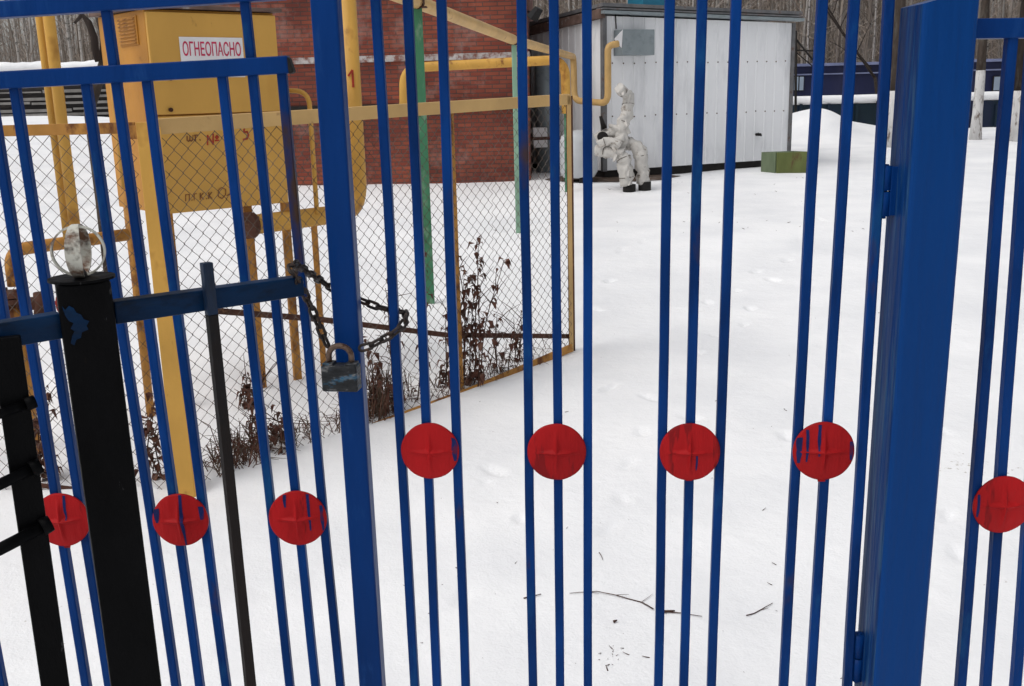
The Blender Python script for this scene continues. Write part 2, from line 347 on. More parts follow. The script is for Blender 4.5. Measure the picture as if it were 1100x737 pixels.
# ------------------------------------------------------------------ wicket gate (closed leaf with four groups of three bars)
PW0 = at(370, 300, 1.475); PW1 = at(930, 300, 1.425)
wdir = V((PW1.x-PW0.x, PW1.y-PW0.y, 0)).normalized(); wn = V((wdir.y, -wdir.x, 0))     # wn faces the viewer
def disc(parent, c, rdir, updir, nrm, rad, name='medallion'):
    rings, seg = 16, 72; b = MB(); vs = []; fs = []
    def h(x, y):
        r = math.hypot(x, y)
        z = .0045*(1-r**2) + .0012
        st = 0
        for al, pe in ((x, y), (y, x)):
            L = .78
            if abs(al) < L:
                w = .15*(1-abs(al)/L)**1.0
                st = max(st, max(0, 1-abs(pe)/max(w, 1e-4))*(1-abs(al)/L)**.6)
        z += .0062*st
        z += .0008*noise.noise(V((x*3+c.x*40, y*3, 0)))
        return z
    vs.append(c + nrm*h(0, 0))
    for i in range(1, rings+1):
        r = i/rings
        for k in range(seg):
            a = 2*math.pi*k/seg; x, y = r*math.cos(a), r*math.sin(a)
            wob = 1+.012*noise.noise(V((x*2, y*2, c.x*30)))
            vs.append(c + rdir*(x*rad*wob) + updir*(y*rad*wob) + nrm*h(x, y))
    for k in range(seg): fs.append((0, 1+k, 1+(k+1) % seg))
    for i in range(rings-1):
        for k in range(seg):
            a, a2 = 1+i*seg+k, 1+i*seg+(k+1) % seg
            fs.append((a, a+seg, a2+seg, a2))
    nb = len(vs)
    for k in range(seg): vs.append(vs[1+(rings-1)*seg+k] - nrm*.003)
    for k in range(seg):
        a, a2 = 1+(rings-1)*seg+k, 1+(rings-1)*seg+(k+1) % seg
        fs.append((a, nb+k, nb+(k+1) % seg, a2))
    fs.append([nb+k for k in range(seg-1, -1, -1)])
    b.add(vs, fs, 0, True)
    o = b.build(name, M['red'], parent, loc=c)
    k = len(DRIPS) and DRIPS.pop(0)
    if k:
        for dx, y0, y1, wd in k:
            q = MB(); n = 10; e = []
            for i in range(n+1):
                y = y0+(y1-y0)*i/n; ww = wd*(1-.55*(i/n)**3)*(1+.35*noise.noise(V((y*5, dx*9, c.x*20)))); xx = dx+.02*noise.noise(V((y*3, dx*5, c.x)))
                if abs(xx)+ww > .985: ww = max(.01, .985-abs(xx))
                for sx in (-1, 1):
                    x_ = xx+sx*ww; rr_ = math.hypot(x_, y)
                    if rr_ > .99: f_ = .99/rr_; x2, y2 = x_*f_, y*f_
                    else: x2, y2 = x_, y
                    e.append(c+rdir*(x2*rad)+updir*(y2*rad)+nrm*(h(x2, y2)+.0005))
            q.add(e, [(2*i, 2*i+2, 2*i+3, 2*i+1) for i in range(n)]).build('paint_drip', M['blue_drip'], o)
    if int(c.x*977) % 3: MB().bar(c-updir*(rad*.93)-nrm*.0036, c-updir*(rad*R.uniform(1.05, 1.12))-nrm*.0036, .0120, .0012, rdir, w1=R.uniform(.006, .011), d1=.0012).build('red_paint_run', M['red'], o)
    return o

DRIPS = [[(.86, .5, -.35, .10)], [], [(.22, -.1, -.62, .035)], [(-.55, .75, -.35, .05), (-.16, .92, -.15, .055), (-.80, .5, -.4, .10), (.90, .35, -.3, .07)],
         [(.22, .93, .05, .05)], [(.10, .97, -.97, .06), (-.82, .5, -.05, .12), (.80, .5, .0, .10)], [(-.38, .90, .45, .06), (.42, .88, -.45, .05), (.85, .45, -.5, .06)], [(-.85, .4, -.4, .05)]]
gate = thing('wicket_gate', (PW0.x, PW0.y, 0), 'closed blue wicket gate with four red medallions between chained stile and thick post', 'gate')
def wq(px, py, out=0): return on(px, py, PW0 - wn*0 + wn*out, wn)
s0, s1 = wq(350, 0), wq(400.5, 737)
MB().bar(atz(s0, s1, 1.80), atz(s0, s1, .22), .037, .032, wdir).build('stile', M['blue'], gate, bevel=.003)
WB = [(404.3, 445.8), (439, 470), (474, 500.2), (560, 572.5), (595, 601.5), (630.8, 631.4), (719.6, 707), (754, 734), (790.5, 764.2), (882.5, 841.3), (917.3, 870.9), (954.8, 910.2)]
def bar_mesh(p, q, ztop, zbot, w, d, right, amp=.0019):
    "square bar with the slight waviness of hand welded steel"
    n = 14; ph = R.uniform(0, 50); b = MB(); prev = None; nn = V((right.y, -right.x, 0))
    pts = []
    for i in range(n+1):
        z = ztop+(zbot-ztop)*i/n; c = atz(p, q, z)
        c = c + right*(amp*noise.noise(V((z*3.1, ph, 0)))) + nn*(amp*noise.noise(V((z*2.3, 0, ph))))
        pts.append(c)
    vs = []; fs = []
    for c in pts:
        for sx, sy in ((-1, -1), (-.72, -1.22), (.72, -1.22), (1, -1), (1, 1), (-1, 1)):
            vs.append(c + right*(sx*w/2) - nn*(sy*d/2*.86))
    k = 6
    for i in range(n):
        for a in range(k): fs.append((i*k+a, i*k+(a+1) % k, (i+1)*k+(a+1) % k, (i+1)*k+a))
    fs.append(list(range(k))[::-1]); fs.append([n*k+a for a in range(k)])
    return b.add(vs, [f[::-1] for f in fs])
for a, c in WB:
    bar_mesh(wq(a, 0), wq(c, 737), 1.79, .23, .0132, .013, wdir).build('bar', M['blue_bar'], gate)
lend = atz(s0, s1, 1.8); rend = atz(wq(954.8, 0), wq(910.2, 737), 1.8)
MB().bar(lend+V((0, 0, .014))-wdir*.018, rend+V((0, 0, .014))+wdir*.007, .03, .03, V((0, 0, 1))).build('top_rail', M['blue'], gate, bevel=.003)
lend = atz(s0, s1, .2); rend = atz(wq(954.8, 0), wq(910.2, 737), .2)
MB().bar(lend-wdir*.018, rend+wdir*.007, .03, .03, V((0, 0, 1))).build('bottom_rail', M['blue'], gate, bevel=.003)
zd = V((0, 0, 1))
for px, py, rp in ((462, 484.5, 31.3), (598, 485.5, 31.6), (741, 485.5, 32.2), (884.5, 484.5, 32.6)):
    c = wq(px, py, .0105); disc(gate, c, wdir, zd, wn, rp*(c-EYE).dot(fwd)/FPX)

# the thick blue post the wicket hangs on
q0, q1 = at(1017, 80, 1.375), at(971, 657, 1.375)
post = thing('gate_post', (q1.x, q1.y+.036, 0), 'thick square blue steel post with slanted top between the wicket gate and the right fence', 'post')
pr = V((math.cos(.03), math.sin(.03), 0)); pn = V((-pr.y, pr.x, 0))
def post_mesh():
    b = MB(); w, d, r = .0745, .078, .007; vs = []; fs = []
    top = atz(q0, q1, at(969, 9, 1.447).z); bot = atz(q0, q1, -.1)
    prof = []
    for sx, sy in ((1, 1), (-1, 1), (-1, -1), (1, -1)):
        for k in range(4):
            a = math.pi/2*k/3 + {(1, 1): 0, (-1, 1): math.pi/2, (-1, -1): math.pi, (1, -1): 1.5*math.pi}[(sx, sy)]
            prof.append((sx*(w/2-r)+r*math.cos(a), sy*(d/2-r)+r*math.sin(a)+d/2))
    zs = 12
    for i in range(zs+1):
        c = bot+(top-bot)*i/zs
        for u, v in prof:
            e = 0
            if i == zs: e = (u+w/2)*.26 + v*.0
            vs.append(c + pr*u + pn*v + V((0, 0, e)))
    k = len(prof)
    for i in range(zs):
        for a in range(k): fs.append((i*k+a, i*k+(a+1) % k, (i+1)*k+(a+1) % k, (i+1)*k+a))
    for f in fs: b
    b.add(vs, fs, 0, False)
    # left face gets the worn paint
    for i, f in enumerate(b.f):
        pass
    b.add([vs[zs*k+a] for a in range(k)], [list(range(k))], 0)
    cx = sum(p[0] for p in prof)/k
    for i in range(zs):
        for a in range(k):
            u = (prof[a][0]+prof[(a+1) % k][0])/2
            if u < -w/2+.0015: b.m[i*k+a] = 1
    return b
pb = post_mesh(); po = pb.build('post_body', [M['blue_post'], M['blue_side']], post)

# hinges, welded to the gate
for (cx, y0, y1) in ((952, 178, 232), (923, 681, 730)):
    Yh = 1.425
    a, c = at(cx, y0, Yh), at(cx-(y1-y0)*.065, y1, Yh)
    mid = (a+c)/2
    b = MB(); b.tube([a, mid+(a-mid)*.03], .0085, 14); b.tube([mid-(a-mid)*.03, c], .0085, 14); b.tube([a+(a-c)*.03, c-(a-c)*.05], .004, 10)
    h = b.build('hinge', M['blue'], gate)
    MB().bar(mid+(a-mid)*.97+V((.0135, -.003, 0)), mid-(a-mid)*.97+V((.0135, -.003, 0)), .016, .009, V((1, 0, 0))).bar(mid-(a-mid)*.05+V((-.007, .004, 0)), mid-(a-mid)*.95+V((-.007, .004, 0)), .010, .006, V((1, 0, 0))).build('hinge_plate', M['blue'], h, bevel=.001)

# ------------------------------------------------------------------ left gate leaf (a little crooked)
PL = at(200, 400, 1.475); ln = V((0, -1, 0)); ldir = V((1, 0, 0))
def lq(px, py, out=0): return on(px, py, PL+ln*out, ln)
leaf = thing('gate_leaf', (PL.x, PL.y, 0), 'crooked blue gate leaf with two top rails and three red medallions behind the black fence', 'gate')
MB().bar(lq(-420, 109.5), lq(311, 69.5), .0235, .024, zd).build('top_rail', M['blue'], leaf, bevel=.002)
MB().bar(lq(-420, 38.7), lq(306, -9.5), .022, .024, zd).build('upper_rail', M['blue'], leaf, bevel=.002)
MB().bar(lq(308, 62), lq(314, 79), .009, .022, V((1, 0, 0))).build('burnt_end', M['dark'], leaf, bevel=.003)
LB = [(17, 95, 119, 1), (-11.5, 80, 94.5, 0), (-39, 70, 70, 1), (-115, 95, 4, 0), (95, 95, 190.5, 1), (126.5, 90, 216.5, 0), (159.6, 90, 244.8, 1), (239.6, 85, 313.5, 1), (273, 85, 340.5, 0), (305, 85, 367, 1)]
for a, ya, c, short in LB:
    p, q = lq(a-1.2, ya), lq(c-1.2, 737)
    yt = 86-a*.056
    d = (q-p); zt = lq(a, yt+(0 if short else -70)).z
    bar_mesh(p, q, zt, .22, .0128, .0125, ldir).build('bar', M['blue_bar'], leaf)
MB().bar(atz(lq(-115, 95), lq(4, 737), .21)-ldir*.3, atz(lq(305, 85), lq(367, 737), .23)+ldir*.01, .03, .026, zd).build('bottom_rail', M['blue'], leaf, bevel=.002)
ru = V((math.sin(-.025), 0, 1)).normalized(); rr = V((ru.z, 0, -ru.x))
for px, py, rp in ((66.5, 558.5, 30.2), (194, 558.5, 29.8), (320, 556.5, 31.0)):
    c = lq(px, py, .0105); disc(leaf, c, rr, ru, ln, rp*(c-EYE).dot(fwd)/FPX)

# ------------------------------------------------------------------ fence on the right of the post
PR = at(1075, 300, 1.42); rn = V((.03, -1, 0)).normalized(); rdir = V((-rn.y, rn.x, 0))
def rq(px, py, out=0): return on(px, py, PR+rn*out, rn)
fr = thing('steel_fence', (PR.x, PR.y, 0), 'blue barred fence section with one red medallion at the right edge beyond the thick post', 'fence')
MB().bar(rq(1043, 31.2), rq(1380, 27), .0255, .024, zd).build('top_rail', M['blue'], fr, bevel=.002)
RB = [(1082.5, 80, 1031), (1106, 80, 1058), (1142, 80, 1090), (1238, 80, 1178), (1268, 80, 1208), (1300, 80, 1240)]
for a, ya, c in RB:
    p, q = rq(a, ya), rq(c, 737); bar_mesh(p, q, rq(a, 39).z, .22, .0138, .0135, rdir).build('bar', M['blue_bar'], fr)
for px, py, rp in ((1077, 542, 32.2), (1222, 541, 32.2)):
    c = rq(px, py, .0105); disc(fr, c, rdir, zd, rn, rp*(c-EYE).dot(fwd)/FPX)
p0 = rq(1020, 740); p0.z = .22; MB().bar(p0-rdir*.03, p0+rdir*.5, .03, .026, zd).build('bottom_rail', M['blue'], fr, bevel=.002)

# ------------------------------------------------------------------ black fence nearest the viewer
K0, K1 = at(0, 356, 1.14), at(320, 307, 1.385)
kd = V((K1.x-K0.x, K1.y-K0.y, 0)).normalized(); kn = V((kd.y, -kd.x, 0))
def kq(px, py, out=0): return on(px, py, K0+kn*out, kn)
VD = V((math.cos(.43), math.sin(.43), 0)); VN = V((VD.y, -VD.x, 0))
kf = thing('black_fence', (K0.x, K0.y, 0), 'old black fence end with dark blue rail and orb topped post, nearest the viewer', 'fence')
pt, pbm = kq(89.5, 312), kq(146, 737)
ptop = atz(pt, pbm, kq(88, 300).z)
RZ = .0295
MB().bar(kq(-260, 402), pt + kd*(-.03) + V((0, 0, kq(62, 349).z-pt.z)), RZ, .024, zd).bar(pt + kd*.03 + V((0, 0, kq(118, 335.5).z-pt.z)), kq(322, 306.5), RZ-.002, .024, zd, w1=RZ-.003, d1=.024).build('rail', M['dark_rail'], kf, bevel=.002)
MB().bar(atz(pt, pbm, -.08), ptop, .0595, .058, VD).build('post', M['black'], kf, bevel=.003)
# smear of blue paint round the weld
b = MB(); pts = [(66.5, 329), (70, 333), (74, 328.5), (79, 331), (82, 336), (87, 338), (90, 343), (96, 345), (93, 350), (95, 354), (88, 357), (87, 363), (82, 365), (80, 371), (76, 369), (77.5, 361), (80, 356), (76, 353), (79, 347), (74, 345), (70, 339)]
vv = [on(x, y, pt+VN*.0300, VN) for x, y in pts] + [on(x, y, pt+VN*.0285, VN) for x, y in pts]; n = len(pts)
b.add(vv, [list(range(n))[::-1]] + [(i, (i+1) % n, n+(i+1) % n, n+i) for i in range(n)]); b.build('paint_smear', M['dark_rail'], kf)
cap = MB().tube([ptop, ptop+V((0, 0, .003))], .0375, 24, smooth=False).build('cap_plate', M['black'], kf)
# orb of four bent flat strips
orb_c = ptop + V((0, 0, .0335)); fin = None
def strip_ring(a0, w, rad, tilt=0):
    b = MB(); n = 40; ax = V((math.cos(a0), math.sin(a0), 0)); ay = V((-math.sin(a0), math.cos(a0), 0)); vs = []
    for i in range(n):
        t = 2*math.pi*i/n
        for rr_, s_ in ((rad, -1), (rad, 1), (rad-.0022, 1), (rad-.0022, -1)):
            ww = w*(.42+.58*abs(math.cos(t)))
            vs.append(orb_c + ax*(rr_*math.cos(t)) + V((0, 0, rr_*math.sin(t))) + ay*(s_*ww/2))
    fs = []
    for i in range(n):
        j = (i+1) % n
        for k in range(4): fs.append((i*4+k, i*4+(k+1) % 4, j*4+(k+1) % 4, j*4+k))
    return b.add(vs, fs, 0, False)
view_a = math.atan2(orb_c.y, orb_c.x)
fin = strip_ring(view_a-.20, .0175, .0315).build('finial_strip', M['white_strip'], kf)
strip_ring(view_a+math.pi/2-.12, .0095, .0300).build('finial_strip', M['white_strip'], kf)
MB().tube([orb_c-V((0, 0, .034)), orb_c-V((0, 0, .022))], [.011, .004], 12).build('finial_foot', M['dark'], kf)
# flat stile at the far left with its three latch rods
sa, sb = kq(25.5, 500, .02), kq(59.5, 737, .02)
MB().bar(atz(sa, sb, -.05), atz(sa, sb, kq(5, 362, .02).z), .031, .014, VD).build('stile', M['black'], kf, bevel=.002)
for (x0, y0, x1, y1, r) in ((-70, 470, 35, 432, .0055), (-70, 553, 41, 501, .0065), (-70, 626, 52, 563, .0072)):
    p, q = kq(x0, y0, .03), kq(x1, y1, .036)
    b = MB(); b.tube([p, q], r, 14); b.tube([q-(q-p).normalized()*.008, q+(q-p).normalized()*.003], [r*1.5, r*1.35], 14); b.build('latch_rod', M['black'], kf)
ta, tb = kq(221.5, 282, .018), kq(269, 737, .018)
mid = atz(ta, tb, kq(226, 338, .018).z)
MB().bar(atz(ta, tb, .1), mid, .0133, .012, kd).build('thin_bar', M['dark_bar'], kf, bevel=.0012)
MB().bar(mid, ta, .0133, .012, kd).build('thin_bar_top', M['bar_top'], kf, bevel=.0012)

# ------------------------------------------------------------------ chain and padlock
def link_mesh(c, ax, nrm, L, Wd, r):
    "oval link: long axis ax, lying in the plane with normal nrm"
    ax = ax.normalized(); nrm = (nrm-ax*nrm.dot(ax)).normalized(); s = ax.cross(nrm)
    pts = []; h = (L-Wd)/2; rad = Wd/2-r
    for k in range(9): a = -math.pi/2+math.pi*k/8; pts.append(c+ax*(h+rad*math.cos(a))+s*(rad*math.sin(a)))
    for k in range(9): a = math.pi/2+math.pi*k/8; pts.append(c+ax*(-h+rad*math.cos(a))+s*(rad*math.sin(a)))
    return MB().tube(pts, r, 8, closed=True, flat=nrm)
chain = thing('chain', tuple(at(322, 300, 1.39)), 'dark rusty steel chain looped round the wicket stile and the black rail end', 'chain')
CH = [(352, 372, 1.435), (341, 346, 1.425), (327, 314, 1.40), (317, 296, 1.362), (312, 286, 1.372), (318, 283, 1.405), (330, 292, 1.45), (345, 302, 1.50), (358, 311, 1.515), (388, 323, 1.515), (412, 332, 1.51),
      (428, 334, 1.505), (437.5, 337, 1.485), (434, 348, 1.452), (426, 357, 1.446), (412, 364, 1.445), (394, 374, 1.443), (378, 375, 1.440)]
cp = [at(*c) for c in CH]
# even spacing along the path
seg = []; step = .0165
def walk(pts, step):
    out = [pts[0]]; acc = 0
    for a, b_ in zip(pts, pts[1:]):
        L = (b_-a).length; d = step-acc
        while d <= L: out.append(a+(b_-a)*(d/L)); d += step
        acc = L-(d-step)
    return out
wp = walk(cp, step)
for i in range(len(wp)-1):
    c = (wp[i]+wp[i+1])/2; ax = wp[i+1]-wp[i]
    toward = (EYE-c).normalized()
    side = ax.normalized().cross(toward)
    a = (.45 if i % 2 else .45+math.pi/2)+R.uniform(-.2, .2)
    nrm = toward*math.cos(a)+side*math.sin(a)
    link_mesh(c, ax, nrm, .0246, .0138, .0023).build('link', M['chain'], chain)
lc = at(366.8, 405, 1.425)
lock = thing('padlock', tuple(lc), 'scuffed grey steel padlock hanging on the chain in front of the wicket stile', 'padlock')
ya = -.16; lx = V((math.cos(ya), math.sin(ya), 0)); ly = V((-lx.y, lx.x, 0))
MB().box(lc, (.0525, .024, .0385), lx).build('lock_body', M['lock'], lock, bevel=.003, seg=3)
b = MB(); sp = []
zt = lc.z+.019
for k in range(13):
    a = math.pi*k/12; sp.append(lc - lx*(.0165*math.cos(a)) + V((0, 0, .019+.0125+.0145*math.sin(a))))
sp = [lc-lx*.0165+V((0, 0, .012))]+sp+[lc+lx*.0165+V((0, 0, .012))]
b.tube(sp, .0042, 12).build('shackle', M['shackle'], lock)
MB().box(lc-lx*.0165+V((0, 0, .0205)), (.015, .02, .004), lx).box(lc+lx*.0165+V((0, 0, .0205)), (.015, .02, .004), lx).build('shackle_collar', M['lock'], lock, bevel=.001)

# ------------------------------------------------------------------ yellow chain-link enclosure
CB = gp(199.5, 531); CT = at(161, 131, CB.y)              # near corner
FB = gp(614, 378); FT = at(607, 103, FB.y)              # far corner
def chainlink(name, A, B, z0, z1, parent, sag=0, w=.030, h=.060, r=.0017):
    "woven wire between two points of the ground; z0/z1 give bottom and top heights at both ends"
    b = MB(); d = V((B.x-A.x, B.y-A.y, 0)); L = d.length; d.normalize(); n = V((d.y, -d.x, 0))
    k = 0; u = 0
    while u < L:
        t = u/L; lo = z0[0]+(z0[1]-z0[0])*t; hi = z1[0]+(z1[1]-z1[0])*t
        m = int((hi-lo)/(h/2)); pts = []
        for j in range(m+1):
            s_ = -1 if (j+k) % 2 else 1; z = lo+(hi-lo)*j/m
            uu = min(L, max(0, u + s_*w*.53)); bu = .012*noise.noise(V((u*1.3, z*1.7, 5.)))
            wob = .005*noise.noise(V((u*4, z*4, 8.)))
            pts.append(V((A.x, A.y, z)) + d*(uu+wob) + n*(s_*.0022+bu))
        b.tube(pts, r, 4, smooth=False, cap=False)
        k += 1; u += w
    return b.build(name, M['wire'], parent)
f1 = thing('mesh_fence', (CB.x, CB.y, CB.z), 'yellow framed chain link panel running from near corner post back to far corner', 'fence', 'panels of the yellow chain link enclosure')
pd = V((FB.x-CB.x, FB.y-CB.y, 0)).normalized(); pnn = V((pd.y, -pd.x, 0))
zr0, zr1 = CT.z-.02, FT.z-.02
# corner post as an angle iron
b = MB(); c0 = V((CB.x, CB.y, CB.z-.2)); 
def vert(p, z): return V((p.x, p.y, z))
b.bar(vert(CB, -.1), vert(CB, CT.z), .074, .06, V((1, .25, 0))).bar(vert(CB, -.1)+V((.0455, -.012, 0)), vert(CB, CT.z-.02)+V((.0455, -.012, 0)), .018, .012, V((1, .25, 0))).build('corner_post', M['yellow'], f1, bevel=.002)
MB().bar(V((CB.x, CB.y, zr0))+pd*.04, V((FB.x, FB.y, zr1))+pd*.02, .058, .006, zd).bar(V((CB.x, CB.y, zr0+.027))+pd*.04-pnn*.025, V((FB.x, FB.y, zr1+.027))+pd*.02-pnn*.025, .006, .05, zd).build('top_rail', M['yellow_pale'], f1, bevel=.002)
MB().bar(vert(FB, FB.z-.1), vert(FB, FT.z+.0), .034, .006, pd).build('far_post', M['yellow_pale'], f1, bevel=.002)
MB().bar(vert(FB, FB.z-.1)+pd*.03-pnn*.02, vert(FB, FT.z)+pd*.03-pnn*.02, .006, .045, pd).build('far_post_flange', M['rust'], f1, bevel=.001)
mp_ = on(493.5, 300, CB, pnn); 
MB().bar(vert(mp_, .0)-pnn*.03, vert(mp_, zr0+.02)-pnn*.03, .034, .034, pd).build('middle_post', M['yellow_rust'], f1, bevel=.002)
r0 = on(398, 460.5, CB+pnn*.012, pnn); r1 = on(502, 422, CB+pnn*.012, pnn); r2 = on(614, 373.5, CB+pnn*.012, pnn)
MB().bar(r0, r1, .048, .014, zd).bar(r1, r2, .046, .014, zd).bar(on(240, 529, CB, pnn), r0, .036, .013, zd).build('bottom_rail', M['yellow_rust'], f1, bevel=.002)
b = MB(); b.bar(on(231, 335, CB, pnn)-pnn*.06, on(353, 345, CB, pnn)-pnn*.07, .026, .02, zd).bar(on(353, 345, CB, pnn)-pnn*.07, on(488, 361.5, CB, pnn)-pnn*.06, .026, .02, zd).bar(on(488, 361.5, CB, pnn)-pnn*.06, on(616, 362, CB, pnn)-pnn*.03, .026, .02, zd)
b.build('brace', M['rust'], f1, bevel=.003)
chainlink('wire_mesh', CB, FB, (CB.z+.01, FB.z+.02), (zr0-.03, zr1-.03), f1)

f2 = thing('mesh_fence', (CB.x-1.2, CB.y, CB.z), 'rusty yellow framed chain link panel behind the black posts, left of the near corner post', 'fence', 'panels of the yellow chain link enclosure')
LA = at(-330, 545, CB.y+.12); LA = V((LA.x, LA.y, ground_z(LA.x, LA.y)))
ldv = V((CB.x-LA.x, CB.y-LA.y, 0)).normalized()
MB().bar(V((LA.x, LA.y, zr0+.0)), V((CB.x, CB.y, zr0))-ldv*.045, .042, .006, zd).build('top_rail', M['yellow_rust'], f2, bevel=.002)
MB().bar(vert(LA, 0), vert(LA, zr0+.02), .05, .05, ldv).build('end_post', M['yellow_rust'], f2, bevel=.003)
a, c = at(30, 520, CB.y+.03), at(95, 527, CB.y+.03)
MB().bar(at(-200, 505, CB.y+.06), a, .02, .01, zd).bar(a, c, .018, .01, zd).build('bottom_rail', M['rust'], f2, bevel=.001)
chainlink('wire_mesh', LA, CB-ldv*.04, (CB.z+.03, CB.z+.0), (zr0-.022, zr0-.022), f2)
_c = at(150, 142, CB.y-.012)
MB().box(_c, (.085, .006, .05), V((1, 0, 0))).build('rail_bracket', M['yellow_rust'], f2, bevel=.002)

# ------------------------------------------------------------------ gas cabinet
G0 = at(176, 228, 5.02); G1 = at(310, 219, 5.47); 
gd = V((G1.x-G0.x, G1.y-G0.y, 0)); GW = gd.length; gd.normalize(); gn = V((gd.y, -gd.x, 0))
z0 = (G0.z+G1.z)/2; z1 = at(166, 9, 5.02).z
GD = .58
gc = (G0+gd*(GW/2)-gn*(GD/2))
cab = thing('gas_cabinet', (gc.x, gc.y, ground_z(gc.x, gc.y)), 'yellow metal gas cabinet with white warning sign, on legs behind the chain link', 'cabinet')
def gq(px, py, out=0): return on(px, py, G0+gn*out, gn)
cz = (z0+z1)/2; ch = z1-z0
MB().box(V((gc.x, gc.y, cz)), (GW-.01, GD-.01, ch), gd).build('cabinet_body', M['orange_box'], cab, bevel=.004)
zs = gq(240, 122).z
MB().box(V((gc.x, gc.y, (zs+.004+z1-.012)/2))+gn*(GD/2+.006), (GW-.012, .022, z1-.012-zs-.004), gd).build('upper_door', M['yellow_box'], cab, bevel=.003)
MB().box(V((gc.x, gc.y, (z0+zs-.004)/2))+gn*(GD/2+.004), (GW-.012, .018, zs-.004-z0), gd).build('lower_door', M['yellow_box'], cab, bevel=.003)
MB().box(V((gc.x, gc.y, z1+.012)), (GW+.05, GD+.07, .018), gd).build('cabinet_roof', M['rust_trim'], cab, bevel=.003)
b = MB(); 
p = gq(183, 118, .02); b.tube([p, p+gn*.012], .010, 10); b.build('door_knob', M['seam'], cab)
p = gq(183, 85, .02); MB().tube([p, p+gn*.012], .007, 10).build('door_knob', M['seam'], cab)
# louvre in the side wall
Ls = G0 - gn*(GD*.45); sidev = -gn; sn = -gd
def sq(px, py, out=0): return on(px, py, G0+gd*.005+sn*out, sn)
a = sq(127, 20); c = sq(150, 48); w_ = (V((c.x, c.y, 0))-V((a.x, a.y, 0))).length; hz = abs(a.z-c.z); cc = (a+c)/2
vent = MB().box(cc+sn*.003, (w_, .006, hz), gn).build('vent_panel', M['orange_box'], cab, bevel=.001)
b = MB()
for k in range(8):
    zc = cc.z-hz*.42+hz*.84*k/7
    b.bar(V((cc.x, cc.y, zc))+sn*.009-gn*w_*.43, V((cc.x, cc.y, zc))+sn*.009+gn*w_*.43, .004, .010, (zd+sn*.8).normalized())
b.build('louvre_slats', M['yellow_rust'], vent)
for px, py in ((322, 396), (283, 396)):
    ft = gq(px, py); ft = V((ft.x, ft.y, 0)) if False else ft
    p = V((ft.x, ft.y, ground_z(ft.x, ft.y)-.1))-gn*.03
    MB().bar(p, V((p.x, p.y, z0)), .045, .02, gd).build('leg', M['yellow_rust'], cab, bevel=.002)
for k in (0, 1):
    p = V((gc.x, gc.y, 0)) - gd*(GW/2-.04) + gn*((GD/2-.04) if k else -(GD/2-.04)); p.z = ground_z(p.x, p.y)-.1
    MB().bar(p, V((p.x, p.y, z0)), .03, .03, gd).build('leg', M['yellow_rust'], cab, bevel=.002)
# warning sign
a, c = gq(192, 39.5, .02), gq(260, 41, .02); e = gq(198, 83.5, .02)
sw = (c-a).length; shh = a.z-e.z; sc_ = V((((a+c)/2).x, ((a+c)/2).y, a.z-shh/2))
sign = MB().box(sc_+gn*.0, (sw, .004, shh), gd).build('warning_sign', M['white_sign'], cab, bevel=.001)
def text_mesh(txt, width, height, centre, xdir, nrm, material, parent, name='lettering', bold=.0, shear=0):
    cu = bpy.data.curves.new('t', 'FONT'); cu.body = txt; cu.align_x = 'CENTER'; cu.align_y = 'CENTER'; cu.extrude = .012; cu.offset = bold; cu.shear = shear
    cu.resolution_u = 4
    o = bpy.data.objects.new('t', cu); col.objects.link(o)
    dg = bpy.context.evaluated_depsgraph_get(); me = bpy.data.meshes.new_from_object(o.evaluated_get(dg))
    bpy.data.objects.remove(o)
    xs_ = [v.co.x for v in me.vertices]; ys_ = [v.co.y for v in me.vertices]
    x0, x1, y0, y1 = min(xs_), max(xs_), min(ys_), max(ys_)
    b = MB(); ydir = nrm.cross(xdir)
    vs = [centre + xdir*((v.co.x-(x0+x1)/2)/(x1-x0)*width) + ydir*((v.co.y-(y0+y1)/2)/(y1-y0)*height) + nrm*(.0012*(1 if v.co.z > 0 else -.3)) for v in me.vertices]
    b.add(vs, [list(p.vertices) for p in me.polygons])
    return b.build(name, material, parent)
tcx = V((sc_.x, sc_.y, gq(226, 52.5, .02).z))+gn*.0022
text_mesh('ОГНЕОПАСНО', sw*.92, shh*.36, tcx, gd, gn, M['sign_red'], sign, bold=.010)
def strokes(name, lines, cx, cy, sx, sy, wd, material, out=.0145, shear=0):
    "hand painted brush strokes on the lower door, given in photo pixels round (cx, cy)"
    b = MB(); lift = 0
    for ln_ in lines:
        lift += .00025
        P = [gq(cx+x*sx+y*shear, cy-y*sy-x*sx*.10, out+lift) for x, y in ln_]
        for p, q in zip(P, P[1:]):
            d = (q-p); ext = d.normalized()*wd*.35; lift += .00004
            b.bar(p-ext+gn*lift*.3, q+ext+gn*lift*.3, wd, .0012, gn.cross(d).normalized())
    return b.build(name, material, cab)
strokes('painted_writing', [[(0, 5), (0, 1), (1.5, 0), (3, 1), (3, 5)], [(3, 1), (4.5, 0), (6, 1), (6, 5)], [(9, 5), (9, 0)], [(7.6, 5), (11, 5)], [(13.6, .6), (14.2, 0)]], 201, 152, 1.0, 1.15, .006, M['hand_brown'])
strokes('painted_writing', [[(0, 0), (0, 9), (6, 0), (6, 10)], [(8.5, 6.5), (10, 8), (11.5, 6.5), (10, 5), (8.5, 6.5)], [(8.4, 3.2), (12, 3.2)]], 223, 155.5, 1.0, 1.1, .0075, M['hand_red'])
strokes('painted_writing', [[(6, 10), (1, 10), (.5, 6), (4, 6.2), (5.5, 3.5), (4, .5), (0, 0)]], 261.5, 150, 1.0, 1.3, .0085, M['hand_red'])
